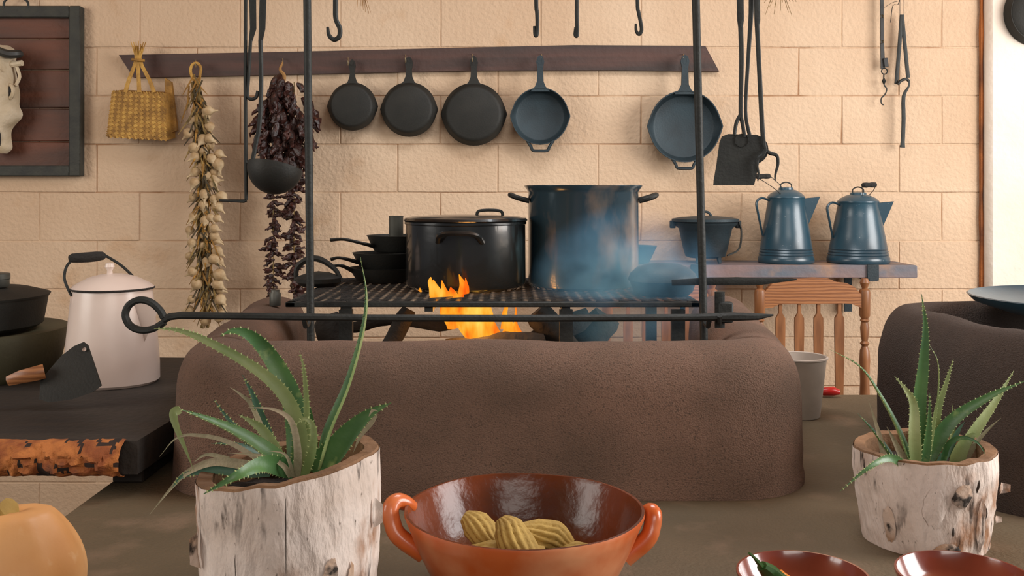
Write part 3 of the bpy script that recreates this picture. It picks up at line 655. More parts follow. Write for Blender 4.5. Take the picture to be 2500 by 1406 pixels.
# ------------------------------------------------------------------ plank shelf with kettles, dutch oven, chairs
SH0, SH1 = 3.76, 4.03
zt = CZ-.278
shelf = thing('plank_shelf', (.98, 3.9, zt-.05), 'worn thick plank shelf carrying the two blue kettles', 'shelf')
xa, xb = (1470-1250)*SH0/F, (2240-1250)*SH0/F
part('plank', wob(box(((xa+xb)/2, (SH0+SH1)/2, zt-.025), (xb-xa, SH1-SH0, .05), bev=.004), .002, 9), M['oldplank'], shelf)
for px in (1700, 2130):
    x = (px-1250)*SH0/F
    part('bracket', join(box((x, SH0-.004, zt-.028), (.045, .008, .062), bev=.002), box((x, 3.9, zt-.055), (.03, .3, .01)), box((x, 4.035, zt-.13), (.03, .01, .16))), M['iron_blue'], shelf)
KY = 3.9
def kettle(cx, by, bw2, sy, sw, ly, label, grip):
    s = KY/F; c = P(cx, by, KY); c.z = zt
    t = thing('kettle', c, label, 'kettle', 'blue enamel kettles on the plank shelf')
    h = (by-sy)*s; rb = bw2*s; rt = sw*s; hl = (sy-ly)*s
    pr = [(0, .001), (rb*.97, .001), (rb, .006), (rb*.995, .02), (rb*.975, .024)]
    for q in range(3):
        z = .034+q*.011; f = rb+(rt-rb)*z/h
        pr += [(f, z-.004), (f+.0022, z), (f, z+.004)]
    pr += [(rb+(rt-rb)*.45+.001, h*.45), (rb+(rt-rb)*.75, h*.75), (rt, h-.006), (rt+.003, h), (rt-.004, h)]
    part('body', lathe(pr, 40, c), M['enamel_blue'], t)
    lid = part('lid', lathe([(rt+.003, h), (rt+.003, h+.005), (rt*.86, h+hl*.45), (rt*.55, h+hl*.75), (rt*.42, h+hl*.8), (rt*.40, h+hl), (0, h+hl+.004)], 36, c), M['enamel_blue'], t)
    lw = .022
    part('lid_loop', tube(cr([c+Vector((-lw, 0, h+hl-.002)), c+Vector((-lw*.9, 0, h+hl+.014)), c+Vector((0, 0, h+hl+.022)), c+Vector((lw*.9, 0, h+hl+.014)), c+Vector((lw, 0, h+hl-.002))], 4), .0026, 6), M['wrought'], lid)
    # spout: open V beak
    a0 = c+Vector((rt*.96, 0, h-.004)); tip = c+Vector((rt+.062, -.01, h+.004)); low = c+Vector((rt+(rb-rt)*.42, 0, h*.56))
    wd = .026
    q0, q1 = a0+Vector((-.01, -wd, 0)), a0+Vector((-.01, wd, 0))
    th = Vector((-.003, 0, -.0))
    V = [q0, q1, tip, low, q0+Vector((0, .004, 0)), q1+Vector((0, -.004, 0)), tip+Vector((-.008, 0, 0)), low+Vector((-.002, 0, .008))]
    part('spout', (V, [(0, 2, 3), (1, 3, 2), (4, 7, 6), (5, 6, 7), (0, 4, 6, 2), (1, 2, 6, 5)]), M['enamel_blue'], t)
    hx = -1
    part('side_handle', tube(cr([c+Vector((-rt*.95, -.01, h-.012)), c+Vector((-rt-.03, -.016, h)), c+Vector((-rt-.052, -.018, h-.018)), c+Vector((-rt-.046, -.018, h-.06)), c+Vector((-(rb+rt)/2-.006, -.01, h*.42))], 4), [.007, .008, .008, .007, .006], 7, flat=.6), M['enamel_blue'], t)
    ge = [P(grip[0]-18, grip[1], KY-.02), P(grip[0]+18, grip[1]-1, KY-.02)]
    part('bail_wire', tube(cr([c+Vector((-.01, -rt*.9, h-.01)), (P(grip[0], grip[1], KY-.02)+c+Vector((-.03, -rt*.8, h)))/2, ge[0]], 4), .0014, 5), M['wrought'], t)
    part('bail_wire', tube(cr([ge[1], (ge[1]+c+Vector((rt*.5, .03, h)))/2, c+Vector((.015, rt*.8, h-.01))], 4), .0014, 5), M['wrought'], t)
    part('grip', tube([ge[0], ge[0].lerp(ge[1], .08), ge[0].lerp(ge[1], .3), ge[0].lerp(ge[1], .5), ge[0].lerp(ge[1], .7), ge[0].lerp(ge[1], .92), ge[1]], [.006, .0105, .0115, .0098, .0115, .0105, .006], 8), M['soot_shade'], t)
kettle(1919, 644, 67, 486, 43, 461, 'larger blue enamel kettle standing under the hanging meat fork', (1863, 431))
kettle(2095, 644, 74, 497, 47, 473, 'smaller squat blue enamel kettle at the free end of the plank shelf', (2122, 452))
c = P(1722, 640, 3.9); c.z = zt; s = 3.9/F
t = thing('dutch_oven', c, 'small footed cast iron dutch oven with lid standing behind the right pole', 'pot')
part('pot_body', lathe([(0, .02), (.062, .02), (.078, .026), (.088, .06), (.104, .135), (.122, .15), (.125, .158), (.118, .16), (.1, .14), (0, .1)], 36, c), M['iron_blue'], t)
part('lid', lathe([(.118, .158), (.132, .164), (.132, .174), (.10, .180), (.05, .184), (0, .186)], 36, c), M['iron_blue'], t)
part('lid_handle', tube(cr([c+Vector((-.02, 0, .184)), c+Vector((-.01, 0, .2)), c+Vector((.01, 0, .2)), c+Vector((.025, 0, .184))], 3), .005, 6), M['iron_blue'], t)
for a in (-2.2, -.9, 1.57): part('foot', tube([c+Vector((.066*math.cos(a), .066*math.sin(a), .03)), c+Vector((.072*math.cos(a), .072*math.sin(a), .001))], [.011, .007], 7), M['iron_blue'], t)
part('bail', tube(cr([c+Vector((.132, -.01, .162)), c+Vector((.136, -.03, .12)), c+Vector((.11, -.1, .06)), c+Vector((.06, -.125, .036))], 4), .0038, 6), M['wrought'], t)
for sg in (-1, 1): part('ear', box(c+Vector((sg*.13, 0, .152)), (.022, .02, .03), bev=.003), M['iron_blue'], t)
c = P(1545, 640, 3.88); c.z = zt
solo('blue_bowl', lathe([(0, 0), (.06, 0), (.066, .006), (.094, .066), (.097, .068), (.092, .066), (.062, .01), (0, .006)], 36, c), M['enamel_blue'], 'small blue bowl on the plank shelf half hidden by the tall stock pot', 'bowl')

# chairs under the shelf
def chair_parts():
    D = 3.715; s = D/F
    cx = 1983; X = lambda px: (px-cx)*s
    Z = lambda py: CZ-(py-HY)*s
    out = []
    def post(px):
        prof = [(0, Z(678)), (.012, Z(680)), (.0185, Z(690)), (.012, Z(701)), (.010, Z(704)), (.019, Z(708)), (.021, Z(716)), (.020, Z(770)), (.013, Z(778)), (.018, Z(782)), (.013, Z(786)), (.017, Z(800)), (.014, Z(822)), (.011, Z(832)), (.018, Z(838)), (.011, Z(845)), (.018, Z(856)), (.020, Z(880)), (.017, Z(930)), (.019, Z(965)), (.020, .46), (.02, .40), (.016, .2), (.018, .1), (.012, 0.001), (0, 0.0)]
        return lathe(prof, 14, (X(px), 0, 0))
    out.append(('post', post(1855), 'oak_post')); out.append(('post', post(2111), 'oak_post'))
    cpt = [(1862, 738), (1864, 712), (1885, 690), (1912, 685), (1940, 680), (1985, 677), (2020, 679), (2040, 688), (2066, 691), (2084, 700), (2104, 722), (2104, 752), (2080, 742), (2060, 740), (1900, 742), (1884, 750), (1864, 752)]
    out.append(('crest_rail', prism([Vector((X(x), -.012, Z(y))) for x, y in cpt], (0, .024, 0)), 'oak'))
    for px in (1905, 1951, 1998, 2049):
        sp = [(-4, 738), (-4, 764), (-11, 776), (-11.5, 800), (-9, 970), (-8, 1010)]
        sp = sp+[(-x, y) for x, y in reversed(sp)]
        out.append(('spindle', prism([Vector((X(px+x), -.006, Z(y))) for x, y in sp], (0, .013, 0)), 'oak_post'))
    w = (2111-1855)*s
    out.append(('seat', box((0, -.19, .47), (w+.04, .42, .035), bev=.01), 'oak'))
    for sg in (-1, 1): out.append(('leg', tube([(sg*w*.45, -.36, .46), (sg*w*.5, -.38, 0)], [.018, .014], 8), 'oak_post'))
    out.append(('stretcher', tube([(-w*.48, -.37, .2), (w*.48, -.37, .2)], .011, 8), 'oak_post'))
    out.append(('lower_rail', box((0, 0, Z(1010)), (w, .022, .04)), 'oak_post'))
    return out, (cx-1250)*s, D
cps, cx_, cD = chair_parts()
t1 = thing('dining_chair', (cx_, cD, 0), 'oak chair with turned posts and flat spindles under the two kettles', 'chair', 'oak chairs under the shelf')
kids = []
for nme, g, m in cps:
    o = bpy.data.objects.new(nme, mesh(nme, g, M[m])); C.objects.link(o); o.parent = t1; LOC[o.name] = LOC[t1.name]; kids.append(o)
x2 = cx_-(1855-1483)*cD/F
t2 = thing('dining_chair', (x2, cD, 0), 'oak chair mostly hidden behind the stock pot and hearth', 'chair', 'oak chairs under the shelf')
for o in kids:
    c_ = o.copy(); C.objects.link(c_); c_.parent = t2

# ------------------------------------------------------------------ pots on the grate
c = Vector(((1137-1250)*2.68/F, 2.68, GZ+.003))
t = thing('black_pot', c, 'wide black enamel pot with a flat lid over the flames', 'pot')
rp_, hp_ = .163, .184
part('pot_body', wob(lathe([(0, 0), (rp_-.015, 0), (rp_-.003, .008), (rp_, .02), (rp_, hp_-.012), (rp_+.003, hp_-.010), (rp_+.003, hp_-.004), (rp_-.004, hp_-.004)], 48, c), .0015, 9), M['black_enamel'], t)
lid = part('lid', lathe([(rp_+.002, hp_-.004), (rp_+.006, hp_), (rp_+.002, hp_+.006), (rp_*.9, hp_+.010), (rp_*.6, hp_+.013), (0, hp_+.015)], 48, c), M['black_enamel'], t)
q = c+Vector((.065, .02, hp_+.012))
part('lid_handle', tube(cr([q+Vector((-.036, 0, 0)), q+Vector((-.03, 0, .012)), q+Vector((0, 0, .015)), q+Vector((.03, 0, .012)), q+Vector((.036, 0, 0))], 4), .0042, 6), M['wrought'], lid)
q = c+Vector((-.01, -rp_, hp_-.04))
part('side_handle', tube(cr([q+Vector((-.055, .008, -.012)), q+Vector((-.045, -.02, .008)), q+Vector((0, -.036, .012)), q+Vector((.045, -.02, .006)), q+Vector((.06, .008, -.014))], 4), .0068, 7), M['black_enamel'], t)
q = c+Vector((0, rp_, hp_-.04))
part('side_handle', tube(cr([q+Vector((-.055, -.008, -.012)), q+Vector((-.045, .02, .008)), q+Vector((0, .036, .012)), q+Vector((.045, .02, .006)), q+Vector((.06, -.008, -.014))], 4), .0068, 7), M['black_enamel'], t)

c = Vector(((1424-1250)*2.72/F, 2.72, GZ+.003))
t = thing('stock_pot', c, 'tall blue stock pot with two loop handles standing on the grate', 'pot')
rs, hs = .152, .279
part('pot_body', wob(lathe([(0, 0), (rs-.012, 0), (rs-.002, .006), (rs, .018), (rs, hs-.02), (rs+.004, hs-.012), (rs+.011, hs-.003), (rs+.011, hs), (rs-.004, hs-.001), (rs-.006, hs-.02), (rs-.006, .01), (0, .006)], 56, c), .0012, 7), M['steel_pot'], t)
for sg, dz in ((-1, 0), (1, .0)):
    q = c+Vector((sg*rs, 0, hs-.035))
    part('loop_handle', tube(cr([q+Vector((-sg*.002, -.035, -.008)), q+Vector((sg*.028, -.036, .0)), q+Vector((sg*.045, -.02, .007)), q+Vector((sg*.047, .02, .007)), q+Vector((sg*.028, .036, .0)), q+Vector((-sg*.002, .035, -.008))], 4), .0095, 8, flat=.8), M['iron'], t)

def pan(cx, D, zb, r, dep, hpts, label, name='skillet', m='iron', hr=.008):
    X = (cx-1250)*D/F; c = Vector((X, D, zb)); t = thing(name, c, label, 'pan')
    part('pan_body', lathe([(0, 0), (r*.72, 0), (r*.8, .005), (r, dep-.004), (r+.003, dep), (r-.003, dep), (r*.77, .008), (0, .005)], 40, c), M[m], t)
    part('handle', tube(cr([P(*p) for p in hpts], 4), [hr*1.3, hr, hr*.9, hr], 7, flat=.6), M[m], t)
    return t
pan(940, 2.86, GZ+.003, .102, .042, [(866, 664, 2.83), (838, 650, 2.78), (822, 648, 2.77), (808, 654, 2.77)], 'black skillet at the bottom of the stack beside the black pot')
pan(945, 2.86, GZ+.040, .098, .048, [(874, 640, 2.83), (845, 632, 2.78), (825, 629, 2.77), (808, 633, 2.77)], 'black skillet in the middle of the stack beside the black pot')
pan(975, 2.86, GZ+.090, .092, .048, [(914, 601, 2.83), (885, 594, 2.78), (840, 584, 2.77), (807, 586, 2.77)], 'topmost long handled black pan of the stack beside the black pot')
solo('small_tin', lathe([(0, 0), (.02, 0), (.021, .003), (.021, .095), (.022, .098), (.018, .098), (.018, .01), (0, .008)], 18, Vector(((967-1250)*2.86/F, 2.86, GZ+.096))), M['tin'], 'small dull tin standing in the topmost pan', 'tin')
c = Vector(((778-1250)*2.74/F, 2.74, GZ+.003))
t = thing('bail_pot', c, 'low black pot with a tall arched handle beside the left pole', 'pot')
part('pot_body', lathe([(0, 0), (.05, 0), (.062, .01), (.064, .022), (.058, .026), (.03, .036), (0, .04)], 28, c), M['iron'], t)
part('arched_handle', tube(cr([c+Vector((-.064, 0, .012)), c+Vector((-.06, 0, .05)), c+Vector((-.03, 0, .073)), c+Vector((.005, 0, .072)), c+Vector((.045, 0, .045)), c+Vector((.064, 0, .012))], 4), [.006, .008, .009, .009, .007, .006], 7), M['iron'], t)
# domed dark pan right of the stock pot
c = Vector(((1618-1250)*2.50/F, 2.50, GZ+.003))
t = thing('covered_pan', c, 'low domed iron pan in the smoke beside the stock pot', 'pan')
part('pan_body', lathe([(0, 0), (.065, 0), (.075, .008), (.084, .034), (.086, .036), (.08, .034)], 36, c), M['iron_blue'], t)
part('dome_lid', lathe([(.088, .036), (.088, .040), (.082, .054), (.066, .069), (.04, .078), (0, .081)], 36, c), M['iron_blue'], t)
c = P(672, 744, 2.9); c.z = CT+.317
solo('tin_canister', lathe([(0, 0), (.016, 0), (.017, .002), (.017, .035), (.013, .04), (.013, .046), (0, .047)], 16, c), M['tin'], 'little tin canister on the hearth arm below the chilli strings', 'tin')

# logs
def log(x0, y0, x1, y1, r, D, label, D1=None):
    a, b = P(x0, y0, D), P(x1, y1, D1 or D); s = D/F
    pts = [a.lerp(b, k/8) for k in range(9)]
    g = wob(tube(pts, [r*s*.85]+[r*s]*7+[r*s*.8], 10), .012, 12, x0)
    solo('fire_log', g, M['char'], label, 'log', 'logs in the hearth')
log(1225, 880, 1440, 772, 26, 2.62, 'charred log slanting up towards the stock pot', 2.7)
log(1310, 756, 1410, 880, 30, 2.58, 'charred log crossing below the perforated grate')
log(1395, 900, 1480, 768, 42, 2.75, 'thick ashy log end standing below the stock pot')
log(925, 890, 1000, 756, 20, 2.6, 'thin charred log leaning left of the flames')
log(830, 900, 800, 772, 34, 2.75, 'short dark log at the hearth arm near the left pole')
log(985, 792, 1160, 786, 15, 2.7, 'thin horizontal charred stick behind the spit')
log(1090, 850, 1330, 836, 26, 2.55, 'lower charred log under the flames')
log(830, 800, 960, 782, 14, 2.85, 'thin dark stick lying under the pan stack')

# flames
fl = thing('cooking_fire', P(1150, 830, 2.5), 'orange flames licking around the black pot and under the grate', 'fire')
def flame(pts, rad, D):
    q = cr([P(x, y, D) for x, y in pts], 4)
    g = wob(tube(q, [r*D/F for r in rad], 9, flat=.7, up=(0, 1, 0)), .006, 28, pts[0][0])
    part('flame', g, M['flame'], fl)
FDp = 2.46
flame([(1062, 730), (1055, 705), (1050, 688), (1052, 678)], [11, 8, 5, 1], FDp)
flame([(1075, 728), (1068, 705), (1062, 690), (1060, 682)], [13, 9, 5, 1], FDp)
flame([(1090, 728), (1086, 712), (1080, 695), (1078, 684)], [13, 8, 5, 1], FDp)
flame([(1112, 728), (1104, 712), (1100, 702)], [12, 8, 1], FDp)
flame([(1132, 718), (1128, 700), (1124, 685), (1122, 669)], [13, 10, 6, 1], FDp)
flame([(1140, 715), (1138, 700), (1138, 680)], [5, 5, 1], FDp)
flame([(1050, 724), (1085, 729), (1130, 724)], [7, 9, 5], FDp)
flame([(1022, 706), (1030, 712)], [4, 2], FDp)
FE = 2.56
flame([(1105, 800), (1100, 770), (1095, 745), (1090, 735)], [16, 22, 22, 10], FE)
flame([(1180, 850), (1145, 800), (1125, 765), (1125, 735)], [18, 24, 24, 14], FE)
flame([(1170, 830), (1155, 785), (1155, 760), (1160, 735)], [16, 22, 20, 12], FE)
flame([(1215, 850), (1190, 800), (1185, 765), (1190, 738)], [22, 22, 18, 8], FE)
flame([(1225, 850), (1245, 815), (1240, 790), (1228, 778)], [18, 18, 12, 2], FE)
flame([(1228, 800), (1230, 770), (1232, 750), (1230, 738)], [6, 7, 5, 1], FE)
flame([(1258, 850), (1264, 815), (1262, 790), (1256, 745)], [9, 9, 5, 1], FE)
pl = bpy.data.lights.new('fire_glow', 'POINT'); pl.energy = 2.5; pl.color = (1, .42, .1); pl.shadow_soft_size = .06
po = bpy.data.objects.new('fire_glow', pl); C.objects.link(po); po.location = P(1150, 790, 2.52)

# ------------------------------------------------------------------ left slab table
SZ = CZ-.53
sl = thing('slab_table', (-1.3, 2.6, SZ-.075), 'dark live edge wooden slab with an orange bark front edge', 'table')
part('slab_top', prism([(-1.87, 2.1, SZ), (-.80, 2.1, SZ), (-.79, 2.4, SZ), (-.90, 3.15, SZ), (-1.87, 3.2, SZ)], (0, 0, -.072)), M['slab'], sl)
V, Fc, hgt = [], [], []; nu, nv = 190, 15
for i in range(nu):
    x = -1.87+i/(nu-1)*1.045
    for j in range(nv):
        a = PI*j/(nv-1); z = SZ-.036+.038*math.cos(a); y_ = 2.105-.045*math.sin(a)
        d = noise.voronoi(Vector((x*24+noise.noise(Vector((x*30, z*30, 3)))*.5, z*40+noise.noise(Vector((x*30, z*30, 9)))*.5, y_*15)))[0]; e = min(1, (d[1]-d[0])*2.2)
        n_ = .014*e+noise.noise(Vector((x*14, z*20, 1)))*.008
        hgt.append(e+.25*noise.noise(Vector((x*20, z*25, 7)))); V.append(Vector((x, y_-n_+.004, z-.3*n_*math.sin(a))))
ix = []
for i in range(nu-1):
    for j in range(nv-1):
        q = (i*nv+j, i*nv+j+1, (i+1)*nv+j+1, (i+1)*nv+j); Fc.append(q)
        ix.append(1 if sum(hgt[k] for k in q)/4 < .17 else 0)
part('bark_edge', (V, Fc), [M['bark'], M['bark_crack']], sl, idx=ix)
part('leg', box((-1.75, 3.0, (SZ-.07)/2), (.1, .1, SZ-.07)), M['slab'], sl)
part('leg', box((-1.75, 2.3, (SZ-.07)/2), (.1, .1, SZ-.07)), M['slab'], sl)
solo('support_block', box((-.86, 2.35, (CT+SZ-.07)/2), (.07, .3, SZ-.07-CT), bev=.004), M['slab'], 'wooden block under the end of the slab table', 'block')

c = P(275, 932, 2.75); c.z = SZ
t = thing('enamel_pitcher', c, 'tall white enamel coffee pot with a black grip bail on the slab', 'pitcher')
rb, rt, hh = .126, .104, .262
part('body', wob(lathe([(0, .001), (rb-.006, .001), (rb, .008), (rb-.001, .05), (rb-.006, .12), (rt+.004, hh-.02), (rt, hh), (rt-.005, hh)], 48, c), .0012, 10), M['white_enamel'], t)
lid = part('lid', lathe([(rt+.004, hh), (rt+.006, hh+.004), (rt*.94, hh+.014), (rt*.6, hh+.032), (rt*.3, hh+.040), (0, hh+.042)], 40, c), M['white_enamel'], t)
part('rim_line', ring(c+Vector((0, 0, hh+.001)), rt+.005, .0032, None, 48, 6), M['soot_shade'], t)
part('knob', lathe([(0, .040), (.008, .040), (.007, .050), (.013, .060), (.011, .070), (0, .073)], 16, c+Vector((-.008, 0, hh))), M['white_enamel'], lid)
wl = [P(181, 733, 2.68), P(166, 705, 2.69), P(157, 678, 2.70), P(162, 652, 2.72), P(174, 636, 2.73)]
wr_ = [P(254, 622, 2.75), P(292, 645, 2.77), P(322, 672, 2.80), P(345, 702, 2.83)]
part('bail_wire', tube(cr(wl, 4), .0038, 6), M['wrought'], t); part('bail_wire', tube(cr(wr_, 4), .0038, 6), M['wrought'], t)
part('grip', tube([P(170, 631, 2.73), P(176, 630, 2.73), P(195, 629, 2.735), P(215, 628, 2.74), P(235, 626, 2.745), P(252, 624, 2.75), P(256, 622, 2.75)], [.009, .0125, .0138, .0142, .0138, .0115, .008], 10), M['soot_shade'], t)
part('ear', lathe([(0, -.003), (.012, -.003), (.012, .003), (0, .003)], 14, P(182, 732, 2.68), RX(PI/2)), M['white_enamel'], t)
sa, sb = c+Vector((rt*.9, -.05, hh-.02)), c+Vector((rt+.05, -.07, hh-.05))
part('spout', (lambda a, b, l: ([a+Vector((-.02, -.02, 0)), a+Vector((.0, .03, 0)), b, l], [(0, 2, 3), (1, 3, 2)]))(sa, sb, c+Vector((rb*.85, -.05, hh*.45))), M['white_enamel'], t)

c = Vector(((-95-1250)*2.85/F, 2.85, SZ))
solo('olive_tub', lathe([(0, 0), (.24, 0), (.262, .02), (.285, .12), (.287, .135), (.26, .135), (0, .1)], 48, c), M['tub'], 'olive coloured round tub on the slab below the black lidded pan', 'tub')
t = thing('lidded_pan', c+Vector((-.02, 0, .135)), 'black lidded pan standing on the olive tub', 'pan')
c2 = c+Vector((-.02, 0, .136))
part('pan_body', lathe([(0, 0), (.22, 0), (.235, .01), (.248, .085), (.25, .09), (.24, .09)], 44, c2), M['iron'], t)
part('lid', lathe([(.252, .09), (.255, .096), (.2, .112), (.1, .122), (0, .125)], 44, c2), M['iron'], t)
c3 = P(-8, 692, 2.85); c3.z = c2.z+.120
t = thing('small_jar', c3, 'small glass jar with a screw lid on top of the black pan', 'jar')
part('glass', lathe([(0, 0), (.03, 0), (.034, .006), (.034, .026), (.028, .03)], 20, c3), M['tin'], t)
part('screw_lid', lathe([(.034, .022), (.036, .024), (.036, .038), (.034, .040), (0, .041)], 20, c3), M['tin'], t)

t = thing('cleaver', P(150, 985, 2.46), 'broad dark cleaver with a wooden handle leaning by the white coffee pot', 'cleaver')
bl = [(118, 905), (150, 868), (180, 845), (203, 835), (214, 843), (228, 885), (247, 942), (225, 958), (175, 975), (120, 982), (96, 975), (98, 930)]
hole = lambda: None
part('blade', prism([P(x, y, 2.46-(y-835)*.0005) for x, y in bl], (0, .005, 0)), M['iron'], t)
part('hang_hole', lathe([(0, -.001), (.0045, -.001), (.0045, .002)], 12, P(206, 853, 2.447), RX(PI/2)), M['white_enamel'], t)
part('handle', tube([P(108, 906, 2.41), P(85, 912, 2.40), P(50, 920, 2.40), P(20, 930, 2.40)], [.019, .019, .017, .013], 8, flat=.7, up=(0, 1, 0)), M['oak'], t)

# ------------------------------------------------------------------ pail, red pepper behind the hearth
c = Vector((.832, 2.86, CT))
t = thing('zinc_pail', c, 'pale metal pail standing between the hearth and the adobe stove', 'pail')
part('body', lathe([(0, .001), (.060, .001), (.062, .004), (.080, .168), (.083, .172), (.077, .172), (.058, .008), (0, .006)], 36, c), M['zinc'], t)
part('rim', ring(c+Vector((0, 0, .172)), .081, .004, None, 40, 6), M['zinc'], t)
c = P(2026, 955, 3.12); c.z = CT+.014
solo('red_pepper', wob(tube([c+Vector((-.035, 0, 0)), c+Vector((-.02, 0, .004)), c+Vector((.01, 0, .006)), c+Vector((.03, 0, .002))], [.004, .013, .015, .008], 10), .003, 30), M['red'], 'small red pepper at the far edge of the worktop', 'pepper')

# ------------------------------------------------------------------ birch pots with aloe
def logpot(cx, D, rtop, rbot, zl, zr, label, seed):
    X = (cx-1250)*D/F; c = Vector((X, D, CT)); t = thing('birch_pot', c, label, 'planter')
    n, m = 72, 22; V, Fc = [], []
    def rad(a, f):
        p = Vector((math.cos(a)*1.6, math.sin(a)*1.6, f*2.2+seed))
        return (rbot+(rtop-rbot)*min(1, f*1.25))*(1+.035*noise.noise(p)+.016*noise.noise(p*3.5)+.010*noise.noise(p*9))
    def ztop(a): return zl+(zr-zl)*(.5+.5*math.cos(a))+.004*noise.noise(Vector((math.cos(a)*4, math.sin(a)*4, seed)))
    for j in range(m):
        f = j/(m-1)
        for i in range(n):
            a = 2*PI*i/n; r = rad(a, f); V.append(c+Vector((r*math.cos(a), r*math.sin(a), (ztop(a)-CT)*f)))
    for j in range(m-1):
        for i in range(n): Fc.append((j*n+i, j*n+(i+1) % n, (j+1)*n+(i+1) % n, (j+1)*n+i))
    Fc.append(tuple(reversed(range(n))))
    part('bark', (V, Fc), M['birch'], t, ang=70)
    V, Fc = [], []; wall = .022
    for i in range(n):
        a = 2*PI*i/n; r = rad(a, 1); q = Vector((math.cos(a), math.sin(a), 0)); zt_ = ztop(a)-CT
        for rr, z in ((r-.001, zt_-.002), (r-.003, zt_+.003), (r-wall, zt_+.001), (r-wall-.003, zt_-.06)):
            V.append(c+q*rr+Vector((0, 0, z)))
    for i in range(n):
        for k in range(3): Fc.append((i*4+k, i*4+k+1, ((i+1) % n)*4+k+1, ((i+1) % n)*4+k))
    part('cut_rim', (V, Fc), M['cutwood'], t)
    zs = min(zl, zr)-.03
    V = [Vector((X, D, zs+.006))]; Fc = []
    for rr in (.35, .7, 1):
        for i in range(36):
            a = 2*PI*i/36; p = Vector((X+rr*(rtop-.02)*math.cos(a), D+rr*(rtop-.02)*math.sin(a), zs)); p.z += .006*noise.noise(p*40); V.append(p)
    Fc = [(0, 1+i, 1+(i+1) % 36) for i in range(36)]+[(1+36*k+i, 1+36*(k+1)+i, 1+36*(k+1)+(i+1) % 36, 1+36*k+(i+1) % 36) for k in range(2) for i in range(36)]
    part('soil', (V, Fc), M['soil'], t)
    # peeling bark pieces and cracks lying on the surface
    def patch(a0, f0, wa, hf, lift, m_, nm, cur=0):
        V, Fc = [], []; k1, k2 = 7, 6; rr = random.Random(int(a0*100)+seed)
        for j in range(k2):
            for i in range(k1):
                u, v = i/(k1-1)*2-1, j/(k2-1)*2-1
                e = 1+.25*noise.noise(Vector((u*2+a0, v*2, seed)))
                a = a0+u*wa*e*math.sqrt(max(.05, 1-.55*v*v)); f = f0+v*hf*e*math.sqrt(max(.05, 1-.55*u*u))
                f = min(max(f, .01), .985)
                r = rad(a, f)+lift*(1-.6*max(u*u, v*v))+.0012+cur*max(0, u)**2
                V.append(c+Vector((r*math.cos(a), r*math.sin(a), (ztop(a)-CT)*f)))
        for j in range(k2-1):
            for i in range(k1-1): Fc.append((j*k1+i, j*k1+i+1, (j+1)*k1+i+1, (j+1)*k1+i))
        part(nm, (V, Fc), M[m_], t, ang=70)
    return t, c, patch
pot1, c1, pat1 = logpot(706, 1.40, .128, .119, CZ-.400, CZ-.365, 'taller birch log planter holding the big aloe', 3)
F0 = -PI/2
for a, f, wa, hf, l, m_, nm, cu in ((.19, .76, .005, .19, .001, 'birch_dark', 'crack', 0), (-.02, .3, .007, .2, .001, 'birch_dark', 'crack', 0), (.92, .30, .07, .24, .002, 'birch_stain', 'bark_flake', 0),
        (-1.0, .66, .05, .10, .004, 'birch_stain', 'bark_curl', .014), (1.3, .72, .04, .07, .004, 'birch', 'bark_curl', .012), (-.35, .62, .004, .07, .001, 'birch_dark', 'crack', 0), (-.48, .5, .004, .09, .001, 'birch_dark', 'crack', 0), (-.6, .36, .12, .10, .001, 'birch_stain', 'bark_flake', 0), (.66, .5, .09, .10, .001, 'birch_stain', 'bark_flake', 0)):
    pat1(F0+a, f, wa, hf, l, m_, nm, cu)
pot2, c2_, pat2 = logpot(2255, 1.85, .127, .112, CZ-.482, CZ-.474, 'squat flaky birch log planter beside the adobe stove', 8)
for a, f, wa, hf, l, m_, nm, cu in ((.14, .68, .16, .13, .003, 'birch_stain', 'bark_flake', 0), (.36, .76, .02, .07, .004, 'birch_dark', 'knot', 0), (1.15, .62, .07, .06, .006, 'birch', 'bark_curl', .018), (1.1, .3, .05, .04, .004, 'birch', 'bark_curl', .01),
        (.50, .35, .08, .28, .003, 'birch', 'bark_flake', .004), (-.25, .55, .16, .22, .003, 'birch', 'bark_flake', 0), (-.05, .12, .2, .06, .003, 'birch_stain', 'bark_flake', 0), (-.9, .3, .1, .2, .002, 'birch_stain', 'bark_flake', 0), (.62, .44, .015, .08, .003, 'birch_dark', 'crack', 0), (.02, .3, .02, .05, .002, 'birch_dark', 'crack', 0)):
    pat2(F0+a, f, wa, hf, l, m_, nm, cu)

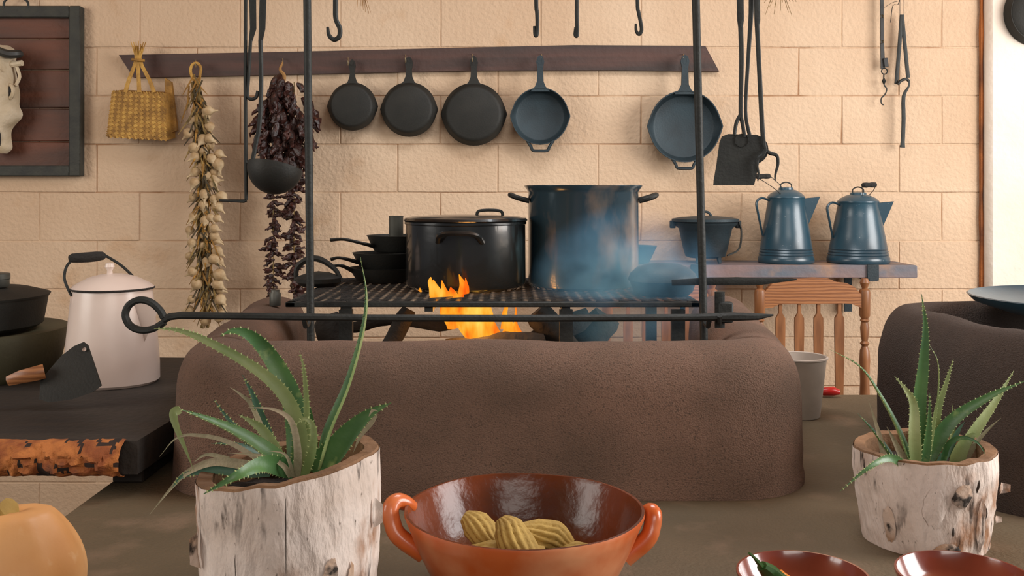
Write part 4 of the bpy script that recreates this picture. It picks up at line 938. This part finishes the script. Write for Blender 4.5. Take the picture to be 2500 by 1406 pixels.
def leaf(parent, D, pts, wpx, m, face, teeth=True, tip=.04):
    s = D/F
    P3 = [P(p[0], p[1], D+(p[2] if len(p) > 2 else 0)) for p in pts]
    q = cr(P3, 8); n = len(q); V, Fc = [], []
    up = {'c': Vector((0, -1, .25)), 'u': Vector((0, -.25, 1)), 'l': Vector((-1, -.40, .1)), 'r': Vector((1, -.45, .1)), 'd': Vector((0, -1, -.6))}[face].normalized()
    edges = []
    for i, p in enumerate(q):
        f = i/(n-1)
        w = wpx*s*(.46 if m == 'aloe_dry' else .57)*(min(1, .75+f*1.6) if f < .16 else 1)*max(tip, (1-f**1.35))
        t = (q[min(i+1, n-1)]-q[max(i-1, 0)]).normalized()
        side = t.cross(up)
        if side.length < .05: side = t.orthogonal()
        side.normalize(); nn = side.cross(t).normalized()
        sec = [(-1, .16), (-.8, -.14), (-.4, -.36), (0, -.43), (.4, -.36), (.8, -.14), (1, .16), (.55, .0), (0, -.08), (-.55, .0)]
        for u, v in sec: V.append(p+side*u*w+nn*v*w)
        edges.append((p-side*w+nn*.12*w, p+side*w+nn*.12*w, side, t, w))
    k = 10
    for i in range(n-1):
        for j in range(k): Fc.append((i*k+j, i*k+(j+1) % k, (i+1)*k+(j+1) % k, (i+1)*k+j))
    Fc += [tuple(range(k)), tuple(reversed(range((n-1)*k, n*k)))]
    mu = {'aloe': 'aloe_pale', 'aloe_pale': 'aloe_pale', 'aloe_teal': 'aloe', 'aloe_dry': 'aloe_dry'}[m]
    mt = {'aloe_pale': 'aloe'}.get(m, m) if face in 'lru' else m
    ix = [0 if (j < 6) else 1 for i in range(n-1) for j in range(k)]+[0, 0]
    o = part('leaf', (V, Fc), [M[mu], M[mt]], parent, ang=50, idx=ix)
    if teeth:
        TV, TF = [], []
        L = 0; nxt = .012
        for i in range(1, n-1):
            L += (q[i]-q[i-1]).length
            if L > nxt:
                nxt += .0085
                a, b, sd, t, w = edges[i]
                for e, sg in ((a, -1), (b, 1)):
                    o_ = len(TV); th = .0018
                    TV += [e-t*th*.8-sd*sg*.001, e+t*th*.8-sd*sg*.001, e+sd*sg*.0024+t*.001, e+up*.0009-sd*sg*.001]
                    TF += [(o_, o_+1, o_+2), (o_+1, o_+3, o_+2), (o_+3, o_, o_+2)]
        if TV: part('teeth', (TV, TF), M['tooth'], o, kind='stuff')
    return o
D1 = 1.40
al = thing('aloe_plant', P(720, 1150, D1), 'big spiky aloe with long toothed leaves in the taller birch planter', 'aloe')
LV = [
 ([(775, 1140), (800, 1050), (848, 935), (884, 810), (894, 720), (880, 628)], 48, 'aloe_pale', 'l', 1),
 ([(745, 1150), (728, 1040), (690, 958), (610, 890), (500, 830), (430, 805), (376, 802)], 36, 'aloe_pale', 'c', 1),  # pale upper face: glare put into the leaf colour
 ([(725, 1150, .03), (722, 1010, .05), (690, 920, .06), (645, 850, .06), (605, 816, .05), (568, 808, .04), (538, 820, .03)], 54, 'aloe', 'c', 1),
 ([(745, 1150, .02), (749, 1010, .02), (743, 910, .02), (731, 856, .02)], 18, 'aloe_pale', 'c', 1),
 ([(700, 1150), (650, 1098), (575, 1052), (500, 1020), (437, 998)], 56, 'aloe', 'u', 1),
 ([(440, 1000), (424, 1010), (432, 1045), (452, 1095), (472, 1145)], 22, 'aloe_pale', 'c', 0),
 ([(765, 1155), (815, 1100), (862, 1045), (905, 1008), (955, 983)], 62, 'aloe', 'c', 1),
 ([(915, 1000), (905, 1030), (880, 1065), (862, 1105)], 24, 'aloe_dry', 'c', 0),
 ([(720, 1150, -.03), (650, 1132, -.08), (580, 1160, -.125), (497, 1206, -.13)], 44, 'aloe', 'c', 1),
 ([(690, 1150), (600, 1135), (520, 1128), (455, 1155), (415, 1195), (365, 1256)], 30, 'aloe_dry', 'c', 0),
 ([(660, 1150), (590, 1150), (520, 1146), (450, 1160), (420, 1190)], 30, 'aloe_teal', 'c', 1),
 ([(725, 1165, -.04), (727, 1100, -.05), (712, 1030, -.05), (670, 1000, -.05), (605, 994, -.05)], 24, 'aloe_dry', 'c', 0),
 ([(742, 1165, -.04), (762, 1100, -.05), (765, 1045, -.05), (745, 1022, -.05), (716, 1040, -.05)], 22, 'aloe_pale', 'c', 1),
 ([(710, 1165, -.05), (690, 1135, -.06), (640, 1112, -.06), (556, 1106, -.06)], 16, 'aloe_dry', 'c', 0),
 ([(716, 1165, -.05), (706, 1125, -.06), (690, 1106, -.06), (650, 1100, -.06)], 11, 'aloe_dry', 'c', 0),
 ([(660, 1140), (560, 1080), (480, 1062), (430, 1070), (389, 1115)], 15, 'aloe_dry', 'c', 0),
 ([(690, 1150, .06), (650, 1050, .08), (620, 970, .08), (592, 915, .08)], 30, 'aloe_teal', 'c', 1),
 ([(700, 1150, .05), (650, 1060, .06), (615, 1030, .06), (582, 1012, .06)], 30, 'aloe_pale', 'c', 1),
 ([(670, 1150, .06), (590, 1060, .08), (555, 1020, .09), (522, 975, .09)], 20, 'aloe_teal', 'c', 1),
 ([(680, 1150, .05), (620, 1000, .08), (590, 965, .08), (560, 944, .08)], 18, 'aloe_dry', 'c', 0),
 ([(720, 1150, .03), (640, 1110, .03), (570, 1085, .03), (515, 1082, .03)], 40, 'aloe_teal', 'u', 1),
 ([(735, 1155, .03), (730, 1090, .03), (728, 1030, .03), (720, 985, .03)], 40, 'aloe', 'c', 1),
 ([(755, 1150, .03), (768, 1080, .05), (758, 1010, .05), (746, 965, .05)], 20, 'aloe', 'c', 0),
 ([(560, 1120, .02), (505, 1110, .02), (470, 1130, .02)], 14, 'aloe_dry', 'c', 0),
]
for pts, w, m, fc, te in LV: leaf(al, D1, pts, w, m, fc, te)
D2 = 1.84
al2 = thing('aloe_plant', P(2240, 1125, D2), 'smaller slender aloe with speckled leaves in the squat birch planter', 'aloe')
LV2 = [
 ([(2248, 1135), (2242, 1010), (2254, 890), (2259, 800), (2250, 718)], 38, 'aloe', 'c', 1),
 ([(2225, 1130), (2195, 1050), (2150, 965), (2100, 895), (2024, 852)], 28, 'aloe', 'u', 1),
 ([(2236, 1140, -.04), (2232, 1060, -.04), (2230, 990, -.03), (2212, 952, -.03), (2184, 918, -.02)], 30, 'aloe_pale', 'c', 1),
 ([(2268, 1130), (2282, 1040), (2292, 955), (2290, 885), (2266, 836)], 20, 'aloe', 'r', 1),
 ([(2278, 1130, .03), (2288, 1010, .03), (2310, 935, .03), (2328, 876, .03)], 22, 'aloe_pale', 'c', 1),
 ([(2265, 1120), (2320, 1030), (2410, 970), (2502, 930)], 36, 'aloe', 'c', 1),
 ([(2340, 1130, .05), (2375, 1060, .06), (2430, 980, .08), (2475, 905, .1)], 34, 'aloe_pale', 'c', 1),
 ([(2355, 1130, .02), (2380, 1085, .02), (2412, 1048, .02), (2444, 1020, .02)], 17, 'aloe_dry', 'c', 0),
 ([(2300, 1135, -.03), (2315, 1085, -.04), (2350, 1068, -.05), (2388, 1082, -.06), (2410, 1118, -.06)], 14, 'aloe', 'c', 0),
 ([(2160, 1120), (2143, 1050), (2120, 976)], 19, 'aloe_dry', 'c', 0),
 ([(2190, 1130), (2140, 1060), (2093, 1008)], 26, 'aloe_teal', 'u', 1),
 ([(2215, 1140, -.06), (2172, 1118, -.1), (2120, 1142, -.13), (2050, 1200, -.14)], 20, 'aloe', 'c', 1),
 ([(2315, 1130, .05), (2328, 1040, .05), (2325, 988, .05)], 14, 'aloe_pale', 'c', 0),
 ([(2330, 1135, .02), (2350, 1090, .02), (2372, 1065, .02), (2385, 1060, .02)], 36, 'aloe_pale', 'c', 0),
 ([(2258, 1135, -.02), (2268, 1040, -.02), (2270, 960, -.02)], 20, 'aloe', 'c', 1),
 ([(2290, 1135, .02), (2320, 1090, .03), (2340, 1050, .03), (2355, 1030, .03)], 20, 'aloe_teal', 'c', 0),
 ([(2210, 1130, .02), (2185, 1080, .03), (2165, 1042, .03)], 22, 'aloe_dry', 'c', 0),
]
for pts, w, m, fc, te in LV2: leaf(al2, D2, pts, w, m, fc, te)

# ------------------------------------------------------------------ clay bowl with husks
c = Vector(((1280-1250)*1.57/F, 1.57, CT))
bo = thing('clay_bowl', c, 'large glazed orange clay bowl with two ear handles', 'bowl')
H = .145
part('outer_wall', wob(lathe([(0, .001), (.10, .001), (.122, .012), (.150, .05), (.172, .095), (.184, .125), (.1915, H-.002), (.1905, H+.003)], 64, c), .0018, 9), M['clay'], bo, ang=60)
part('glazed_inside', wob(lathe([(.1905, H+.003), (.186, H+.003), (.180, H-.008), (.165, .085), (.14, .045), (.10, .018), (0, .014)], 64, c), .0018, 9), M['clay_in'], bo, ang=60)
part('ear_handle', tube(cr([P(1008, 1238, 1.60), P(990, 1228, 1.59), P(968, 1224, 1.58), P(954, 1242, 1.57), P(958, 1276, 1.565), P(975, 1310, 1.56), P(1035, 1352, 1.56)], 4), [.010, .0125, .0135, .014, .014, .0145, .015], 10), M['clay'], bo)
part('ear_handle', tube(cr([P(1556, 1262, 1.60), P(1572, 1256, 1.59), P(1588, 1247, 1.58), P(1596, 1257, 1.57), P(1592, 1286, 1.565), P(1578, 1318, 1.56), P(1525, 1360, 1.56)], 4), [.010, .012, .013, .0135, .014, .0145, .016], 10), M['clay'], bo)
def husk(pts, rad, label, nr=7, seed=0):
    q = cr([Vector(p) for p in pts], 6); n = len(q); rs_ = interp(rad, n)
    V, Fc = tube(q, rs_, 72, flat=.8)
    out = []
    for i in range(n):
        for k in range(72):
            v = V[i*72+k]; d = v-q[i]; a = 2*PI*k/72+i*.03
            out.append(q[i]+d*(1+.20*abs(math.sin(nr*a))**.7-.12))
    solo('corn_husk_bundle', wob((out, Fc), .002, 30, seed), M['husk'], label, 'husk bundle', 'husk bundles in the clay bowl', ang=60)
zc = CT
def hp3(px, py, D): return P(px, py, D)
husk([hp3(1215, 1330, 1.56), hp3(1190, 1310, 1.575), hp3(1160, 1280, 1.59), hp3(1135, 1262, 1.60)], [.014, .026, .026, .012], 'ribbed tan husk bundle slumped against the side of the bowl', seed=1)
husk([hp3(1290, 1372, 1.50), hp3(1262, 1330, 1.515), hp3(1240, 1290, 1.53), hp3(1222, 1268, 1.54)], [.026, .030, .026, .012], 'palest ribbed husk bundle propped upright in the middle', seed=2)
husk([hp3(1270, 1295, 1.57), hp3(1310, 1305, 1.58), hp3(1355, 1312, 1.585), hp3(1392, 1335, 1.58)], [.014, .028, .030, .016], 'ribbed husk bundle lying with its frayed end pointing sideways', seed=3)
husk([hp3(1130, 1352, 1.545), hp3(1190, 1356, 1.54), hp3(1250, 1362, 1.53), hp3(1330, 1360, 1.53)], [.012, .026, .028, .018], 'ribbed husk bundle at the bottom under the others', seed=4)
husk([hp3(1370, 1350, 1.56), hp3(1410, 1345, 1.565), hp3(1450, 1342, 1.57)], [.012, .018, .008], 'small loose husk end near the rim', seed=5)

def smallbowl(cx, label):
    c = Vector(((cx-1250)*1.52/F, 1.52, CT)); t = thing('small_bowl', c, label, 'bowl', 'small red clay bowls')
    part('outer_wall', lathe([(0, .001), (.05, .001), (.07, .010), (.092, .035), (.101, .058), (.1005, .061)], 48, c), M['clay_red'], t, ang=60)
    part('glazed_inside', lathe([(.1005, .061), (.097, .061), (.086, .036), (.06, .014), (0, .010)], 48, c), M['clay_red_in'], t, ang=60)
    return c
ca = smallbowl(1960, 'small red clay bowl with chillies in it')
smallbowl(2353, 'empty small red clay bowl in front of the squat birch planter')
t = thing('green_chili', P(1880, 1400, 1.50), 'dark green chilli leaning over the side of the small bowl', 'chili')
part('pod', wob(tube(cr([P(1860, 1382, 1.475), P(1880, 1402, 1.49), P(1910, 1425, 1.50), P(1940, 1440, 1.51)], 4), [.007, .014, .014, .004], 9), .003, 30), M['green'], t)
part('stem', tube(cr([P(1829, 1350, 1.45), P(1842, 1362, 1.46), P(1860, 1384, 1.475)], 4), [.002, .0024, .005], 6), M['green'], t)
t = thing('orange_chili', P(1900, 1420, 1.52), 'small orange chilli lying beside the green chilli', 'chili')
part('pod', tube(cr([P(1885, 1398, 1.52), P(1905, 1410, 1.525), P(1940, 1418, 1.53)], 4), [.006, .012, .003], 9), M['orange'], t)
part('stem', tube([P(1885, 1398, 1.52), P(1874, 1390, 1.52)], .002, 5), M['green'], t)

# ------------------------------------------------------------------ squash
D3 = 1.48; c = Vector(((35-1250)*D3/F, D3, CT))
t = thing('squash', c, 'pale orange pear shaped squash with a cut stem', 'squash')
sq = [(0, .001), (.06, .002), (.092, .022), (.104, .055), (.099, .092), (.080, .130), (.058, .160), (.044, .170), (.022, .173), (0, .168)]
V, Fc = lathe([(max(0, v.x), v.y) for v in cr([(a, b, 0) for a, b in sq], 4)], 64)
out = []
for v in V:
    a = math.atan2(v.y, v.x); q = math.hypot(v.x, v.y); k = 1+.022*math.cos(9*a)*(.4+.6*min(1, v.z/.05))
    out.append(c+Vector((v.x*k, v.y*k, v.z)))
part('skin', wob((out, Fc), .006, 9), M['squash'], t, ang=60)
part('stem', wob(tube([c+Vector((-.008, -.012, .165)), c+Vector((-.005, -.012, .176)), c+Vector((0, -.014, .180))], [.024, .018, .016], 9), .003, 50), M['husk'], t)

# ------------------------------------------------------------------ thin blue smoke drifting right of the fire
def smoke_mat():
    m = bpy.data.materials.new('smoke'); m.use_nodes = True; N = m.node_tree.nodes; L = m.node_tree.links
    N.remove(N['Principled BSDF']); v = N.new('ShaderNodeVolumeScatter'); L.new(v.outputs[0], N['Material Output'].inputs['Volume'])
    v.inputs['Color'].default_value = (.16, .42, .70, 1)
    tc = N.new('ShaderNodeTexCoord'); g = N.new('ShaderNodeTexGradient'); g.gradient_type = 'SPHERICAL'; L.new(tc.outputs['Object'], g.inputs[0])
    n = N.new('ShaderNodeTexNoise'); n.inputs['Scale'].default_value = 2.2; n.inputs['Detail'].default_value = 3; L.new(tc.outputs['Object'], n.inputs['Vector'])
    r = N.new('ShaderNodeMapRange'); r.inputs['From Min'].default_value = .35; r.inputs['From Max'].default_value = .7; L.new(n.outputs['Fac'], r.inputs['Value'])
    a = N.new('ShaderNodeMath'); a.operation = 'MULTIPLY'; L.new(g.outputs['Fac'], a.inputs[0]); L.new(r.outputs[0], a.inputs[1])
    b = N.new('ShaderNodeMath'); b.operation = 'MULTIPLY'; L.new(a.outputs[0], b.inputs[0]); b.inputs[1].default_value = 16
    L.new(b.outputs[0], v.inputs['Density']); return m
bm = bmesh.new(); bmesh.ops.create_icosphere(bm, subdivisions=3, radius=1); me = bpy.data.meshes.new('smoke'); bm.to_mesh(me); bm.free()
me.materials.append(smoke_mat())
so = bpy.data.objects.new('smoke', me); C.objects.link(so); so.location = P(1535, 690, 2.44); so.scale = (.25, .18, .20)
tag(so, 'thin bluish smoke drifting around the foot of the stock pot', 'smoke', None, 'stuff')
